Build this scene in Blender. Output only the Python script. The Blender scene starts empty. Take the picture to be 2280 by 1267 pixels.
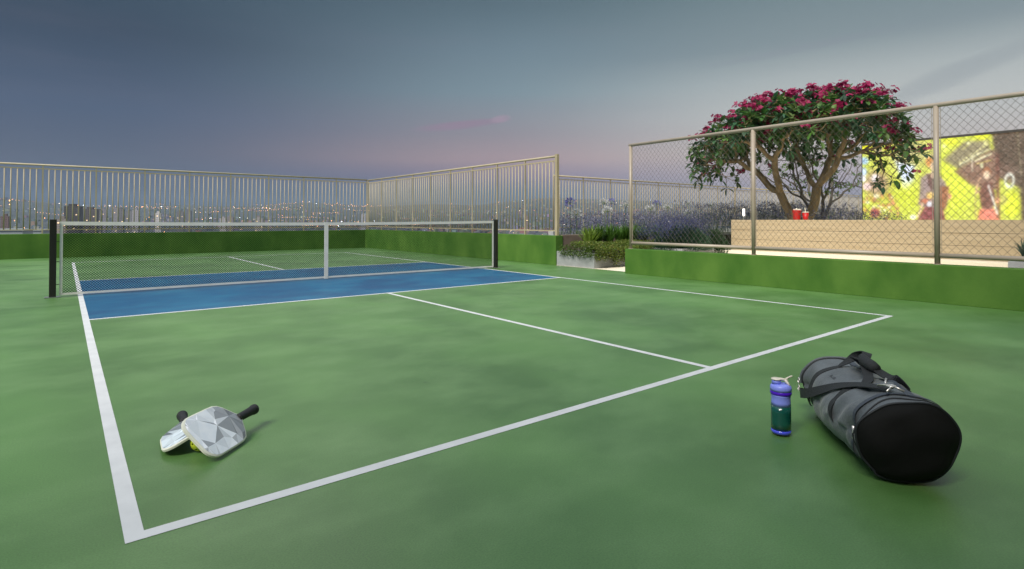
import bpy, bmesh, math, random
import numpy as np
from mathutils import Vector, Matrix
from mathutils.geometry import delaunay_2d_cdt
random.seed(7)
scene = bpy.context.scene
COL = scene.collection
R = math.radians
def lin(r, g, b):
    f = lambda c: (c/255/12.92) if c/255 <= .04045 else ((c/255+.055)/1.055)**2.4
    return (f(r), f(g), f(b), 1.0)

# ------------------------------------------------------------------ camera
cam = bpy.data.cameras.new('camera')
cam_ob = bpy.data.objects.new('camera', cam); COL.objects.link(cam_ob)
cam.sensor_width = 36; cam.lens = 19.797; cam.shift_y = -0.0711; cam.shift_x = -0.0007
cam.clip_start = .05; cam.clip_end = 30000
cam_ob.location = (-0.1456, -1.9564, 0.9267)
cam_ob.rotation_euler = (R(90.805), 0, R(-38.582))
scene.camera = cam_ob
YAW = R(38.582)
FV = (math.sin(YAW), math.cos(YAW)); RV = (math.cos(YAW), -math.sin(YAW))

# ------------------------------------------------------------------ world (dusk sky)
world = bpy.data.worlds.new('World'); scene.world = world; world.use_nodes = True
wt = world.node_tree; wt.nodes.clear()
def wn(t, **k):
    n = wt.nodes.new(t)
    for a, b in k.items(): setattr(n, a, b)
    return n
def wl(a, b): wt.links.new(a, b)
def wmath(op, a, b=None, c=None, clamp=False):
    n = wn('ShaderNodeMath', operation=op); n.use_clamp = clamp
    for i, x in enumerate((a, b, c)):
        if x is None: continue
        if isinstance(x, (int, float)): n.inputs[i].default_value = x
        else: wl(x, n.inputs[i])
    return n.outputs[0]
tc = wn('ShaderNodeTexCoord')
sep = wn('ShaderNodeSeparateXYZ'); wl(tc.outputs['Generated'], sep.inputs[0])
sx, sy, sz = sep.outputs
zpos = wmath('MULTIPLY_ADD', sz, .5, .05, True)       # elevation sine -0.1..1.9
def ramp(stops):
    n = wn('ShaderNodeValToRGB'); cr = n.color_ramp; cr.interpolation = 'B_SPLINE' if False else 'LINEAR'
    while len(cr.elements) > 1: cr.elements.remove(cr.elements[0])
    first = True
    for z, c in stops:
        p = z*.5+.05
        e = cr.elements[0] if first else cr.elements.new(p)
        first = False
        e.position = p; e.color = lin(*c)
    wl(zpos, n.inputs[0]); return n.outputs[0]
left = ramp([(-.1, (58, 70, 90)), (0, (70, 84, 108)), (.05, (76, 86, 110)), (.09, (84, 93, 114)), (.16, (74, 90, 116)), (.27, (54, 70, 90)), (.36, (58, 78, 94)), (.5, (84, 104, 124)), (.9, (150, 165, 175))])
mid = ramp([(-.1, (62, 78, 100)), (0, (78, 98, 122)), (.05, (92, 110, 136)), (.075, (140, 126, 150)), (.105, (178, 153, 157)), (.15, (152, 146, 154)), (.22, (128, 148, 158)), (.29, (112, 133, 145)), (.36, (90, 111, 122)), (.5, (98, 122, 136)), (.9, (160, 172, 180))])
rgt = ramp([(-.1, (100, 104, 118)), (0, (150, 146, 160)), (.045, (182, 168, 180)), (.07, (196, 182, 188)), (.11, (206, 196, 190)), (.17, (196, 199, 196)), (.22, (176, 184, 184)), (.27, (136, 150, 155)), (.36, (112, 132, 138)), (.5, (120, 142, 150)), (.9, (170, 178, 185))])
az = wmath('ADD', wmath('MULTIPLY', sx, RV[0]), wmath('MULTIPLY', sy, RV[1]))
hl = wmath('SQRT', wmath('ADD', wmath('MULTIPLY', sx, sx), wmath('MULTIPLY', sy, sy)))
azn = wmath('DIVIDE', az, wmath('MAXIMUM', hl, .001))
def smooth(v, a, b):
    n = wn('ShaderNodeMapRange'); n.interpolation_type = 'SMOOTHSTEP'; wl(v, n.inputs[0])
    n.inputs[1].default_value = a; n.inputs[2].default_value = b; return n.outputs[0]
def wmix(f, a, b, bt='MIX'):
    n = wn('ShaderNodeMix', data_type='RGBA', blend_type=bt)
    for i, x in ((0, f), (6, a), (7, b)):
        if isinstance(x, (int, float)): n.inputs[i].default_value = x
        elif isinstance(x, tuple): n.inputs[i].default_value = x
        else: wl(x, n.inputs[i])
    return n.outputs[2]
c1 = wmix(smooth(azn, -.62, .06), left, mid)
c2 = wmix(smooth(azn, -.05, .5), c1, rgt)
# thin wisps of cloud
mp = wn('ShaderNodeMapping'); mp.inputs['Scale'].default_value = (1.1, 1.1, 9.0); mp.inputs['Rotation'].default_value = (.12, -.1, 0)
wl(tc.outputs['Generated'], mp.inputs[0])
nz = wn('ShaderNodeTexNoise'); nz.inputs['Scale'].default_value = 1.7; nz.inputs['Detail'].default_value = 6; nz.inputs['Roughness'].default_value = .55
wl(mp.outputs[0], nz.inputs[0])
wisp = smooth(nz.outputs[0], .5, .78)
wf = wmath('MULTIPLY', wmath('MULTIPLY', wisp, smooth(sz, .03, .1)), wmath('SUBTRACT', 1.0, smooth(sz, .3, .5)))
c3 = wmix(wmath('MULTIPLY', wf, .12), c2, wmix(smooth(azn, -.3, .6), lin(118, 116, 134), lin(150, 160, 168)))
# one small pink cloud low over the court
def streak(base, a0, z0, slope, wa, wz, colr, amt):
    da = wmath('SUBTRACT', azn, a0)
    dz = wmath('SUBTRACT', wmath('SUBTRACT', sz, z0), wmath('MULTIPLY', da, slope))
    dz = wmath('ADD', dz, wmath('MULTIPLY', wmath('SUBTRACT', nz.outputs[0], .5), wz*1.5))
    q = wmath('ADD', wmath('POWER', wmath('ABSOLUTE', wmath('DIVIDE', da, wa)), 2.0), wmath('POWER', wmath('ABSOLUTE', wmath('DIVIDE', dz, wz)), 2.0))
    return wmix(wmath('MULTIPLY', smooth(wmath('SUBTRACT', 1.0, q), 0, 1), amt), base, lin(*colr))
c3 = streak(c3, -.09, .165, .12, .10, .010, (152, 130, 150), .8)
c3 = streak(c3, -.022, .176, .15, .022, .009, (172, 148, 166), .6)
c3 = streak(c3, .62, .20, .42, .11, .020, (146, 154, 160), .4)
c3 = streak(c3, .45, .262, .1, .16, .008, (138, 146, 156), .3)
bg = wn('ShaderNodeBackground')
back = wmath('ADD', wmath('MULTIPLY', sx, FV[0]), wmath('MULTIPLY', sy, FV[1]))
glow = wmath('MULTIPLY', smooth(wmath('MULTIPLY', back, -1.0), .0, 1.0), smooth(sz, -.02, .3))
high = smooth(sz, .38, .8)
GA, GE, GS = R(-24), R(29), 1.4        # warm sky patch added above the frame, ahead and left, for floor sheen
gd = (math.sin(YAW+GA)*math.cos(GE), math.cos(YAW+GA)*math.cos(GE), math.sin(GE))
gdot = wmath('ADD', wmath('ADD', wmath('MULTIPLY', sx, gd[0]), wmath('MULTIPLY', sy, gd[1])), wmath('MULTIPLY', sz, gd[2]))
patch = wmath('MULTIPLY', smooth(gdot, math.cos(R(19)), math.cos(R(3))), smooth(sz, .37, .46))
boost = wmath('ADD', wmath('ADD', wmath('MULTIPLY_ADD', high, 1.2, 1.0), wmath('MULTIPLY', glow, .2)), 0.0)
wl(c3, bg.inputs[0]); wl(boost, bg.inputs[1])
bg2 = wn('ShaderNodeBackground'); bg2.inputs[0].default_value = (1.0, .93, .78, 1); wl(wmath('MULTIPLY', patch, GS), bg2.inputs[1])
addb = wn('ShaderNodeAddShader'); wl(bg.outputs[0], addb.inputs[0]); wl(bg2.outputs[0], addb.inputs[1])
wo = wn('ShaderNodeOutputWorld'); wl(addb.outputs[0], wo.inputs[0])

# ------------------------------------------------------------------ soft low sun
sun = bpy.data.lights.new('sun', 'SUN'); sun.energy = 5.0; sun.angle = R(24); sun.color = (1.0, .95, .87)
so = bpy.data.objects.new('sun', sun); COL.objects.link(so)
so.rotation_euler = Vector((.66, .22, -.74)).to_track_quat('-Z', 'Y').to_euler()
scene.view_settings.view_transform = 'Standard'; scene.view_settings.look = 'None'
scene.view_settings.exposure = 0.0; scene.view_settings.gamma = 1
scene.render.engine = 'CYCLES'
scene.cycles.volume_bounces = 0
scene.cycles.max_bounces = 8
scene.cycles.sample_clamp_indirect = 4

# ------------------------------------------------------------------ materials
def mat(name, col, rough=.6, metal=0, var=None, nscale=5, bump=0, bscale=60, spec=.5, var2=None, detail=4, stretch=(1, 1, 1), coat=0, rvar=0, attr=None, sheen=0, trans=0):
    m = bpy.data.materials.new(name); m.use_nodes = True; t = m.node_tree
    b = t.nodes['Principled BSDF']
    b.inputs['Roughness'].default_value = rough; b.inputs['Metallic'].default_value = metal
    b.inputs['Specular IOR Level'].default_value = spec; b.inputs['Coat Weight'].default_value = coat
    b.inputs['Sheen Weight'].default_value = sheen
    b.inputs['Transmission Weight'].default_value = trans
    def N(ty): return t.nodes.new(ty)
    tcn = N('ShaderNodeTexCoord'); mpn = N('ShaderNodeMapping'); mpn.inputs['Scale'].default_value = stretch
    t.links.new(tcn.outputs['Object'], mpn.inputs[0])
    col = tuple(col[:3])+(1,)
    src = None
    if attr:
        a = N('ShaderNodeAttribute'); a.attribute_name = attr; src = a.outputs['Color']
    if var is not None:
        nt = N('ShaderNodeTexNoise'); nt.inputs['Scale'].default_value = nscale; nt.inputs['Detail'].default_value = detail
        t.links.new(mpn.outputs[0], nt.inputs[0])
        rp = N('ShaderNodeMapRange'); rp.inputs[1].default_value = .33; rp.inputs[2].default_value = .67
        t.links.new(nt.outputs[0], rp.inputs[0])
        mx = N('ShaderNodeMix'); mx.data_type = 'RGBA'
        t.links.new(rp.outputs[0], mx.inputs[0])
        mx.inputs[6].default_value = col; mx.inputs[7].default_value = tuple(var[:3])+(1,)
        if src is not None:
            mx.blend_type = 'MULTIPLY'; t.links.new(src, mx.inputs[6])
        src = mx.outputs[2]
        if rvar:
            mr = N('ShaderNodeMapRange'); mr.inputs[3].default_value = rough-rvar; mr.inputs[4].default_value = rough+rvar
            t.links.new(rp.outputs[0], mr.inputs[0]); t.links.new(mr.outputs[0], b.inputs['Roughness'])
    if src is not None: t.links.new(src, b.inputs['Base Color'])
    else: b.inputs['Base Color'].default_value = col
    if bump:
        nb = N('ShaderNodeTexNoise'); nb.inputs['Scale'].default_value = bscale; nb.inputs['Detail'].default_value = 3
        t.links.new(tcn.outputs['Object'], nb.inputs[0])
        bn = N('ShaderNodeBump'); bn.inputs['Strength'].default_value = bump; bn.inputs['Distance'].default_value = .01
        t.links.new(nb.outputs[0], bn.inputs['Height']); t.links.new(bn.outputs[0], b.inputs['Normal'])
    return m
def emit(name, col, strength, attr=None, sample=True):
    m = bpy.data.materials.new(name); m.use_nodes = True; t = m.node_tree
    b = t.nodes['Principled BSDF']; b.inputs['Base Color'].default_value = (.02, .02, .02, 1); b.inputs['Roughness'].default_value = .6
    b.inputs['Emission Strength'].default_value = strength; b.inputs['Emission Color'].default_value = tuple(col[:3])+(1,)
    if attr:
        a = t.nodes.new('ShaderNodeAttribute'); a.attribute_name = attr; t.links.new(a.outputs['Color'], b.inputs['Emission Color'])
    if not sample: m.cycles.emission_sampling = 'NONE'
    return m
def court_paint(name, c_a, c_b, c_c, rough, spec=.75):
    m = bpy.data.materials.new(name); m.use_nodes = True; t = m.node_tree; b = t.nodes['Principled BSDF']
    def N(ty): return t.nodes.new(ty)
    L = t.links.new
    g = N('ShaderNodeTexCoord')
    mp = N('ShaderNodeMapping'); mp.inputs['Scale'].default_value = (.9, .7, 1); mp.inputs['Rotation'].default_value = (0, 0, .7); L(g.outputs['Object'], mp.inputs[0])
    n1 = N('ShaderNodeTexNoise'); n1.inputs['Scale'].default_value = 1.1; n1.inputs['Detail'].default_value = 5; n1.inputs['Distortion'].default_value = .3; L(mp.outputs[0], n1.inputs[0])
    mp2 = N('ShaderNodeMapping'); mp2.inputs['Scale'].default_value = (1.0, 1.5, 1); mp2.inputs['Rotation'].default_value = (0, 0, -.75); L(g.outputs['Object'], mp2.inputs[0])
    n2 = N('ShaderNodeTexNoise'); n2.inputs['Scale'].default_value = 1.6; n2.inputs['Detail'].default_value = 7; n2.inputs['Roughness'].default_value = .62; L(mp2.outputs[0], n2.inputs[0])
    n3 = N('ShaderNodeTexNoise'); n3.inputs['Scale'].default_value = 180; n3.inputs['Detail'].default_value = 2; L(g.outputs['Object'], n3.inputs[0])
    def mr(s, a, bb, lo=0, hi=1):
        q = N('ShaderNodeMapRange'); q.inputs[1].default_value = a; q.inputs[2].default_value = bb; q.inputs[3].default_value = lo; q.inputs[4].default_value = hi; L(s, q.inputs[0]); return q.outputs[0]
    def mx(f, a, bb, bt='MIX'):
        q = N('ShaderNodeMix'); q.data_type = 'RGBA'; q.blend_type = bt
        for i, x in ((0, f), (6, a), (7, bb)):
            if isinstance(x, float): q.inputs[i].default_value = x
            elif isinstance(x, tuple): q.inputs[i].default_value = tuple(x[:3])+(1,)
            else: L(x, q.inputs[i])
        return q.outputs[2]
    a1 = mx(mr(n1.outputs[0], .35, .65), c_a, c_b)
    a2 = mx(mr(n2.outputs[0], .44, .78, 0, .75), a1, c_c)
    a3 = mx(mr(n3.outputs[0], .3, .7, 0, .30), a2, (0, 0, 0))
    # few small scuffs
    vo = N('ShaderNodeTexVoronoi'); vo.inputs['Scale'].default_value = 1.3; L(g.outputs['Object'], vo.inputs['Vector'])
    n4 = N('ShaderNodeTexNoise'); n4.inputs['Scale'].default_value = 26; L(g.outputs['Object'], n4.inputs[0])
    sc = N('ShaderNodeMath'); sc.operation = 'ADD'; L(vo.outputs['Distance'], sc.inputs[0]); q = mr(n4.outputs[0], .3, .7, 0, .06); L(q, sc.inputs[1])
    a4 = mx(mr(sc.outputs[0], .045, .06, .35, 0), a3, (.02, .035, .02))
    L(a4, b.inputs['Base Color'])
    L(mr(n1.outputs[0], .3, .7, rough-.03, rough+.06), b.inputs['Roughness'])
    bn = N('ShaderNodeBump'); bn.inputs['Strength'].default_value = .12; bn.inputs['Distance'].default_value = .004
    L(n3.outputs[0], bn.inputs['Height']); L(bn.outputs[0], b.inputs['Normal'])
    b.inputs['Specular IOR Level'].default_value = spec
    return m

M = {}
M['court'] = court_paint('court_green', (.067, .164, .036), (.110, .248, .062), (.165, .305, .108), .41)
M['blue'] = court_paint('court_blue', (.003, .072, .19), (.006, .115, .245), (.016, .18, .31), .46, .4)
M['line'] = mat('line_paint', (.62, .63, .65), .55, var=(.54, .55, .57), nscale=7, bump=.1, bscale=200)
M['wall'] = mat('green_wall', (.045, .122, .016), .75, var=(.088, .182, .030), nscale=2.2, bump=.15, bscale=25, stretch=(1, 1, .6), spec=.22, detail=8)
M['fence'] = mat('beige_metal', (.42, .355, .24), .5, var=(.36, .30, .19), nscale=3)
M['pipe'] = mat('taupe_pipe', (.38, .32, .255), .42, var=(.32, .265, .21), nscale=4)
M['wire'] = mat('mesh_wire', (.13, .12, .10), .5, metal=.3)
M['black'] = mat('black_metal', (.012, .012, .010), .45)
M['netblack'] = mat('net_cord', (.006, .010, .006), .9, spec=.08)
M['tape'] = mat('net_tape', (.76, .74, .71), .8, var=(.68, .66, .62), nscale=8)
M['steel'] = mat('steel', (.6, .6, .6), .3, metal=1)
M['concrete'] = mat('concrete', (.32, .33, .34), .8, var=(.24, .25, .25), nscale=4, bump=.2, bscale=40)
M['brown_wall'] = mat('brown_render', (.20, .15, .12), .8, var=(.15, .11, .085), nscale=6)
M['deck'] = mat('cream_stone', (.86, .78, .62), .6, var=(.78, .69, .53), nscale=2, stretch=(1, .3, 1))
M['slab'] = mat('slab_edge', (.3, .3, .3), .9)
# ------------------------------------------------------------------ mesh helpers
class MB:
    def __init__(s): s.v = []; s.f = []; s.c = []
    def add(s, vs, fs, c=None):
        o = len(s.v); s.v += [tuple(x) for x in vs]; s.f += [tuple(i+o for i in f) for f in fs]
        s.c += [c]*len(fs); return s
    def box(s, x0, x1, y0, y1, z0, z1, c=None):
        return s.add([(x0, y0, z0), (x1, y0, z0), (x1, y1, z0), (x0, y1, z0), (x0, y0, z1), (x1, y0, z1), (x1, y1, z1), (x0, y1, z1)],
                     [(0, 3, 2, 1), (4, 5, 6, 7), (0, 1, 5, 4), (1, 2, 6, 5), (2, 3, 7, 6), (3, 0, 4, 7)], c)
    def tube(s, pts, rad, n=8, c=None, cap=True):
        pts = [Vector(p) for p in pts]
        if isinstance(rad, (int, float)): rad = [rad]*len(pts)
        vs = []; fs = []; prev = None
        for i, p in enumerate(pts):
            d = (pts[min(i+1, len(pts)-1)]-pts[max(i-1, 0)]).normalized()
            if prev is None:
                u = d.orthogonal().normalized()
            else:
                u = (prev-d*prev.dot(d))
                u = u.normalized() if u.length > 1e-6 else d.orthogonal().normalized()
            prev = u; w = d.cross(u)
            for k in range(n):
                a = 2*math.pi*(k+.5)/n
                vs.append(p+(u*math.cos(a)+w*math.sin(a))*rad[i])
        for i in range(len(pts)-1):
            for k in range(n):
                fs.append((i*n+k, i*n+(k+1) % n, (i+1)*n+(k+1) % n, (i+1)*n+k))
        if cap:
            fs.append(tuple(range(n-1, -1, -1))); fs.append(tuple((len(pts)-1)*n+k for k in range(n)))
        return s.add(vs, fs, c)
    def lathe(s, prof, n=32, cx=0, cy=0, c=None, sq=0):
        vs = []; fs = []
        for (r, z) in prof:
            for k in range(n):
                a = 2*math.pi*k/n
                vs.append((cx+r*math.cos(a), cy+r*math.sin(a), z))
        for i in range(len(prof)-1):
            for k in range(n): fs.append((i*n+k, i*n+(k+1) % n, (i+1)*n+(k+1) % n, (i+1)*n+k))
        fs.append(tuple(range(n-1, -1, -1))); fs.append(tuple((len(prof)-1)*n+k for k in range(n)))
        return s.add(vs, fs, c)
    def build(s, name, m, parent=None, smooth=False, bevel=0, attr=None):
        me = bpy.data.meshes.new(name); me.from_pydata(s.v, [], s.f)
        if isinstance(m, (list, tuple)):
            for q in m: me.materials.append(q)
        else: me.materials.append(m)
        if attr:
            a = me.color_attributes.new(attr, 'FLOAT_COLOR', 'CORNER')
            arr = np.empty((len(me.loops), 4), dtype=np.float32); i = 0
            for f, c in zip(s.f, s.c):
                n = len(f); arr[i:i+n, :3] = c[:3]; arr[i:i+n, 3] = 1; i += n
            a.data.foreach_set('color', arr.ravel())
        if smooth: me.polygons.foreach_set('use_smooth', [True]*len(me.polygons))
        me.update()
        o = bpy.data.objects.new(name, me); COL.objects.link(o)
        if parent is not None: o.parent = parent
        if bevel:
            b = o.modifiers.new('bevel', 'BEVEL'); b.width = bevel; b.segments = 2; b.limit_method = 'ANGLE'
        return o
def tag(o, label=None, cat=None, group=None, kind=None):
    if label: o['label'] = label
    if cat: o['category'] = cat
    if group: o['group'] = group
    if kind: o['kind'] = kind
    return o
def thing(name, label, cat, loc=(0, 0, 0), rz=0, group=None):
    o = bpy.data.objects.new(name, None); COL.objects.link(o); o.empty_display_size = .1
    o.location = loc; o.rotation_euler = (0, 0, rz)
    return tag(o, label, cat, group)
def copy_tree(o, parent=None):
    c = o.copy(); COL.objects.link(c); c.parent = parent
    for ch in list(o.children): copy_tree(ch, c)
    return c
def struct(o): return tag(o, kind='structure')

# ------------------------------------------------------------------ setting
XW, YB, XC = 7.66, 15.65, 7.42
struct(MB().add([(-14, -8, 0), (XW, -8, 0), (XW, YB+.1, 0), (-14, YB+.1, 0)], [(0, 1, 2, 3)]).build('court_floor', M['court']))
struct(MB().add([(0.02, 4.6, .0007), (6.07, 4.6, .0007), (6.07, 8.82, .0007), (0.02, 8.82, .0007)], [(0, 1, 2, 3)]).build('kitchen_zone', M['blue']))
def line(pts): struct(MB().add([(x, y, .0014) for x, y in pts], [(0, 1, 2, 3)]).build('court_line', M['line']))
line([(0, 0), (.05, 0), (.05, 13.46), (0, 13.46)])
line([(6.046, .0), (6.096, 0), (6.096, 13.46), (6.046, 13.46)])
line([(.05, 0), (6.046, 0), (6.046, .05), (.05, .05)])
line([(.05, 13.41), (6.046, 13.41), (6.046, 13.46), (.05, 13.46)])
line([(.05, 4.545), (6.046, 4.59), (6.046, 4.64), (.05, 4.595)])
line([(.05, 8.80), (6.046, 8.80), (6.046, 8.85), (.05, 8.85)])
line([(3.0, .05), (3.05, .05), (3.085, 4.57), (3.035, 4.57)])
line([(3.02, 8.85), (3.07, 8.85), (3.10, 13.41), (3.05, 13.41)])
struct(MB().add([(XW+.002, -8, .002), (37, -8, .002), (37, 12, .002), (XW+.002, 12, .002)], [(0, 1, 2, 3)]).build('terrace_floor', M['deck']))
struct(MB().box(-14, 37, -8, YB+.3, -4, -.006).build('rooftop_slab', M['slab']))

def wall(name, label, x0, x1, y0, y1, z1, m, z0=-.002):
    o = MB().box(x0, x1, y0, y1, z0, z1).build(name, m, bevel=.008)
    return tag(o, label, 'wall')
wall('parapet_wall', 'long low green wall at the far end of the court behind the net', -14, XW+.2, YB, YB+.22, .585, M['wall'])
wall('parapet_wall', 'low green side wall right of the net carrying the slatted railing', XW, XW+.2, 6.43, YB-.003, .60, M['wall'])
wall('parapet_wall', 'low green wall in front of the tree carrying the chain link fence', XC, XC+.2, -6, 4.43, .425, M['wall'])
wall('return_wall', 'short brown wall behind the planter next to the green wall end', XW+.203, 10.8, 6.45, 6.6, .61, M['brown_wall'])
wall('far_parapet', 'grey parapet under the farthest railing behind the flowers', 10.6, 37, 9.7, 9.9, .6, M['concrete'])
dg = MB().box(0, 4.25, -.05, .05, 0, .5).build('side_parapet', M['concrete']); dg.location = (7.93, 6.62, 0); dg.rotation_euler = (0, 0, math.atan2(3.18, 2.72)); tag(dg, 'thin oblique kerb wall closing the flower bed behind the railing end post', 'wall')

# unseen block and wing, added behind the camera to shade the near court
bt = thing('shade_block', 'unseen tall block added behind the near end of the court to shade it', 'building', (0, -5.2, 0))
MB().box(-2.5, 16, -8, 0, .003, 14).build('facade', mat('shade_block_render', (.12, .12, .11), .85, var=(.09, .09, .085)), bt)
MB().box(-2.7, 16.2, -8.2, .2, 14.003, 14.4).build('roof', M['concrete'], bt)
MB().box(-18, -4.2, -8, 2.6, .003, 9).build('shade_wing', M['concrete'], bt)  # added out of view to keep part of the sun off the near floor
# ------------------------------------------------------------------ railings
def railing(label, p0, p1, ztop, zbase, posts, nb, endpost=False, merge=False):
    """p0, p1 ground points; parts: top rails, bottom rail, posts, balusters"""
    p0 = Vector((*p0, 0)); p1 = Vector((*p1, 0)); L = (p1-p0).length
    ang = math.atan2((p1-p0).y, (p1-p0).x)
    t = thing('railing', label, 'railing', (p0.x, p0.y, zbase), ang)
    H = ztop-zbase
    MB().tube([(0, 0, H-.022), (L, 0, H-.022)], .024, 8).build('top_rail', M['fence'], t, True)
    MB().box(0, L, -.012, .012, H-.125, H-.10).build('upper_rail', M['fence'], t)
    MB().box(0, L, -.012, .012, .085, .11).build('bottom_rail', M['fence'], t)
    n = max(1, round(L/posts)); step = L/n
    pm = None
    for i in range(n+1):
        if pm is None: pm = MB().box(-.014, .014, -.014, .014, 0, H-.03).build('post', M['fence'], t)
        else:
            q = pm.copy(); COL.objects.link(q); q.parent = t; q.location = (i*step, 0, 0)
    bm_ = None
    if merge:
        mb = MB()
        for i in range(n):
            for k in range(1, nb+1): mb.tube([((i+k/(nb+1))*step, 0, .095), ((i+k/(nb+1))*step, 0, H-.11)], .0125, 5)
        tag(mb.build('balusters', M['fence'], t, True), kind='stuff')
        return t
    for i in range(n):
        for k in range(1, nb+1):
            if bm_ is None: bm_ = MB().tube([(0, 0, .095), (0, 0, H-.11)], .0125, 6).build('baluster', M['fence'], t, True); o = bm_
            else: o = bm_.copy(); COL.objects.link(o); o.parent = t
            o.location = ((i+k/(nb+1))*step, 0, 0)
    if endpost:
        MB().box(L-.03, L+.035, -.032, .032, 0, H+.02).build('end_post', M['fence'], t, bevel=.004)
    return t
railing('long beige slatted railing along the far end of the court', (-2.62, YB+.11), (XW+.1, YB+.11), 2.27, .585, 1.03, 8)
railing('beige slatted railing running toward the camera beside the net post', (XW+.1, YB+.0), (XW+.1, 6.5), 2.25, .60, 1.01, 8, True)
railing('distant beige slatted railing behind the flower bed and tree', (10.72, 9.8), (20.3, 9.8), 2.2, .60, 1.2, 9)
railing('farthest stretch of beige railing seen between the tree branches', (20.36, 9.8), (36, 9.8), 2.2, .60, 1.2, 9, merge=True)

# ------------------------------------------------------------------ chain link fence
def chain_fence():
    x = XC+.1; zb = .425; zt = 2.215; zr = .525
    t = thing('chain_link_fence', 'taupe pipe fence with diamond wire mesh on the low green wall', 'fence', (x, 4.38, zb))
    ys = [0, -2.215, -4.365, -6.52, -8.67]   # local y
    r = .027
    for y in ys: 
        MB().tube([(0, y, 0), (0, y, zt-zb-.01)], .028 if y else .025, 14).build('post', M['pipe'], t, True)
        MB().tube([(0, y, 0), (0, y, .006)], .045, 14).build('base_flange', M['pipe'], t)
    MB().tube([(0, .026, zt-zb), (0, -10, zt-zb)], .027, 14).build('top_rail', M['pipe'], t, True)
    rng = random.Random(3)
    for i in range(4):
        y1, y0 = ys[i]-.028, ys[i+1]+.028
        MB().tube([(0, y1, zr-zb), (0, y0, zr-zb)], .026, 14).build('bottom_rail', M['pipe'], t, True)
        z0, z1 = zr-zb+.024, zt-zb-.024
        W = y1-y0; Hh = z1-z0; px, pz = .078, .092
        m = MB(); k = px/pz
        n = int((W+Hh*k)/px)+2
        for fam in (0, 1):
            for j in range(n):
                # line y = c +- k z
                c = j*px - (Hh*k if fam == 0 else 0)
                za, zc = 0, Hh
                f = (lambda z: c+k*z) if fam == 0 else (lambda z: c-k*z)
                pts = [(f(z), z) for z in (0, Hh)]
                # clip to [0,W]
                ts = []
                (ya, _), (yb, _) = pts
                lo, hi = 0.0, 1.0
                dy = yb-ya
                for bound, sgn in ((0, 1), (W, -1)):
                    # sgn*(y-bound)>=0
                    a = sgn*(ya-bound); b = sgn*(yb-bound)
                    if a < 0 and b < 0: lo = 2
                    elif a < 0: lo = max(lo, a/(a-b))
                    elif b < 0: hi = min(hi, a/(a-b))
                if hi-lo < .01: continue
                # woven: zigzag in depth
                nseg = max(1, round((hi-lo)*Hh/(pz/2)))
                P = []
                for q in range(nseg+1):
                    s_ = lo+(hi-lo)*q/nseg
                    off = .0018*(1 if (q+fam) % 2 else -1)
                    P.append((off+(.001 if fam else -.001), y0+ya+dy*s_+rng.uniform(-.001, .001), z0+s_*Hh))
                m.tube(P, .0016, 4, cap=False)
        m.build('wire_mesh', M['wire'], t)
        tr = MB()
        for yy in (y0+.012, y1-.012): tr.tube([(0, yy, z0), (0, yy, z1)], .003, 5)
        tr.build('tension_bar', M['pipe'], t)
chain_fence()

# ------------------------------------------------------------------ net
def net():
    A = Vector((-.24, 6.69, 0)); B = Vector((6.335, 6.70, 0)); 
    t = thing('court_net', 'black mesh net with white tape strung between two black posts', 'net', (A.x, A.y, 0))
    L = (B-A).length
    for x in (0, L):
        p = MB().box(x-.033, x+.033, -.033, .033, .008, .93).build('post', M['black'], t, bevel=.005)
        bp = MB().box(x-.075, x+.075, -.06, .06, 0.001, .010); bp.build('base_plate', M['steel'], p, bevel=.002)
        s_ = 1 if x == 0 else -1
        for z in (.15, .42, .66): MB().box(min(x+s_*.034, x+s_*.062), max(x+s_*.034, x+s_*.062), -.004, .004, z, z+.008).build('tie_band', M['black'], p)
    x0, x1 = .062, L-.055
    top = lambda x: .905-.022*(1-((x-L/2)/(L/2))**2)
    def strip(name, xa, xb, za, zb, n, th, m):
        mb = MB(); vs = []; fs = []
        for i in range(n+1):
            x = xa+(xb-xa)*i/n
            for (y, z) in ((-th, za(x)), (th, za(x)), (th, zb(x)), (-th, zb(x))): vs.append((x, y, z))
        for i in range(n):
            for k in range(4): fs.append((i*4+k, (i+1)*4+k, (i+1)*4+(k+1) % 4, i*4+(k+1) % 4))
        fs += [(0, 1, 2, 3), (n*4+3, n*4+2, n*4+1, n*4)]
        mb.add(vs, fs); return mb.build(name, m, t)
    strip('top_tape', x0, x1, lambda x: top(x)-.045, top, 40, .007, M['tape'])
    strip('bottom_tape', x0, x1, lambda x: .022, lambda x: .048, 2, .004, M['tape'])
    for a, b in ((x0, x0+.03), (x1-.03, x1)):
        strip('side_tape', a, b, lambda x: .048, lambda x: top(x)-.045, 1, .006, M['tape'])
    strip('center_strap', L/2-.03, L/2+.03, lambda x: .012, lambda x: top(x)+.004, 1, .0085, M['tape'])
    m = MB(); px, pz = .030, .029; xa, xb = x0+.03, x1-.03; W = xb-xa; z0 = .048; k = px/pz
    H = .86-z0+.0; n = int((W+H*k)/px)+2
    for fam in (0, 1):
        for j in range(n):
            c = j*px-(H*k if fam == 0 else 0)
            ya, yb = (c, c+k*H) if fam == 0 else (c, c-k*H)
            lo, hi = 0., 1.
            for bound, sgn in ((0, 1), (W, -1)):
                a = sgn*(ya-bound); b = sgn*(yb-bound)
                if a < 0 and b < 0: lo = 2
                elif a < 0: lo = max(lo, a/(a-b))
                elif b < 0: hi = min(hi, a/(a-b))
            if hi-lo < .005: continue
            P = []
            for s_ in (lo, hi):
                x = xa+ya+(yb-ya)*s_; z = z0+s_*(top(x)-.045-z0)
                P.append((x, (.0008 if fam else -.0008), z))
            m.tube(P, .0023, 4, cap=False)
    m.build('net_mesh', M['netblack'], t)
net()

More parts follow.
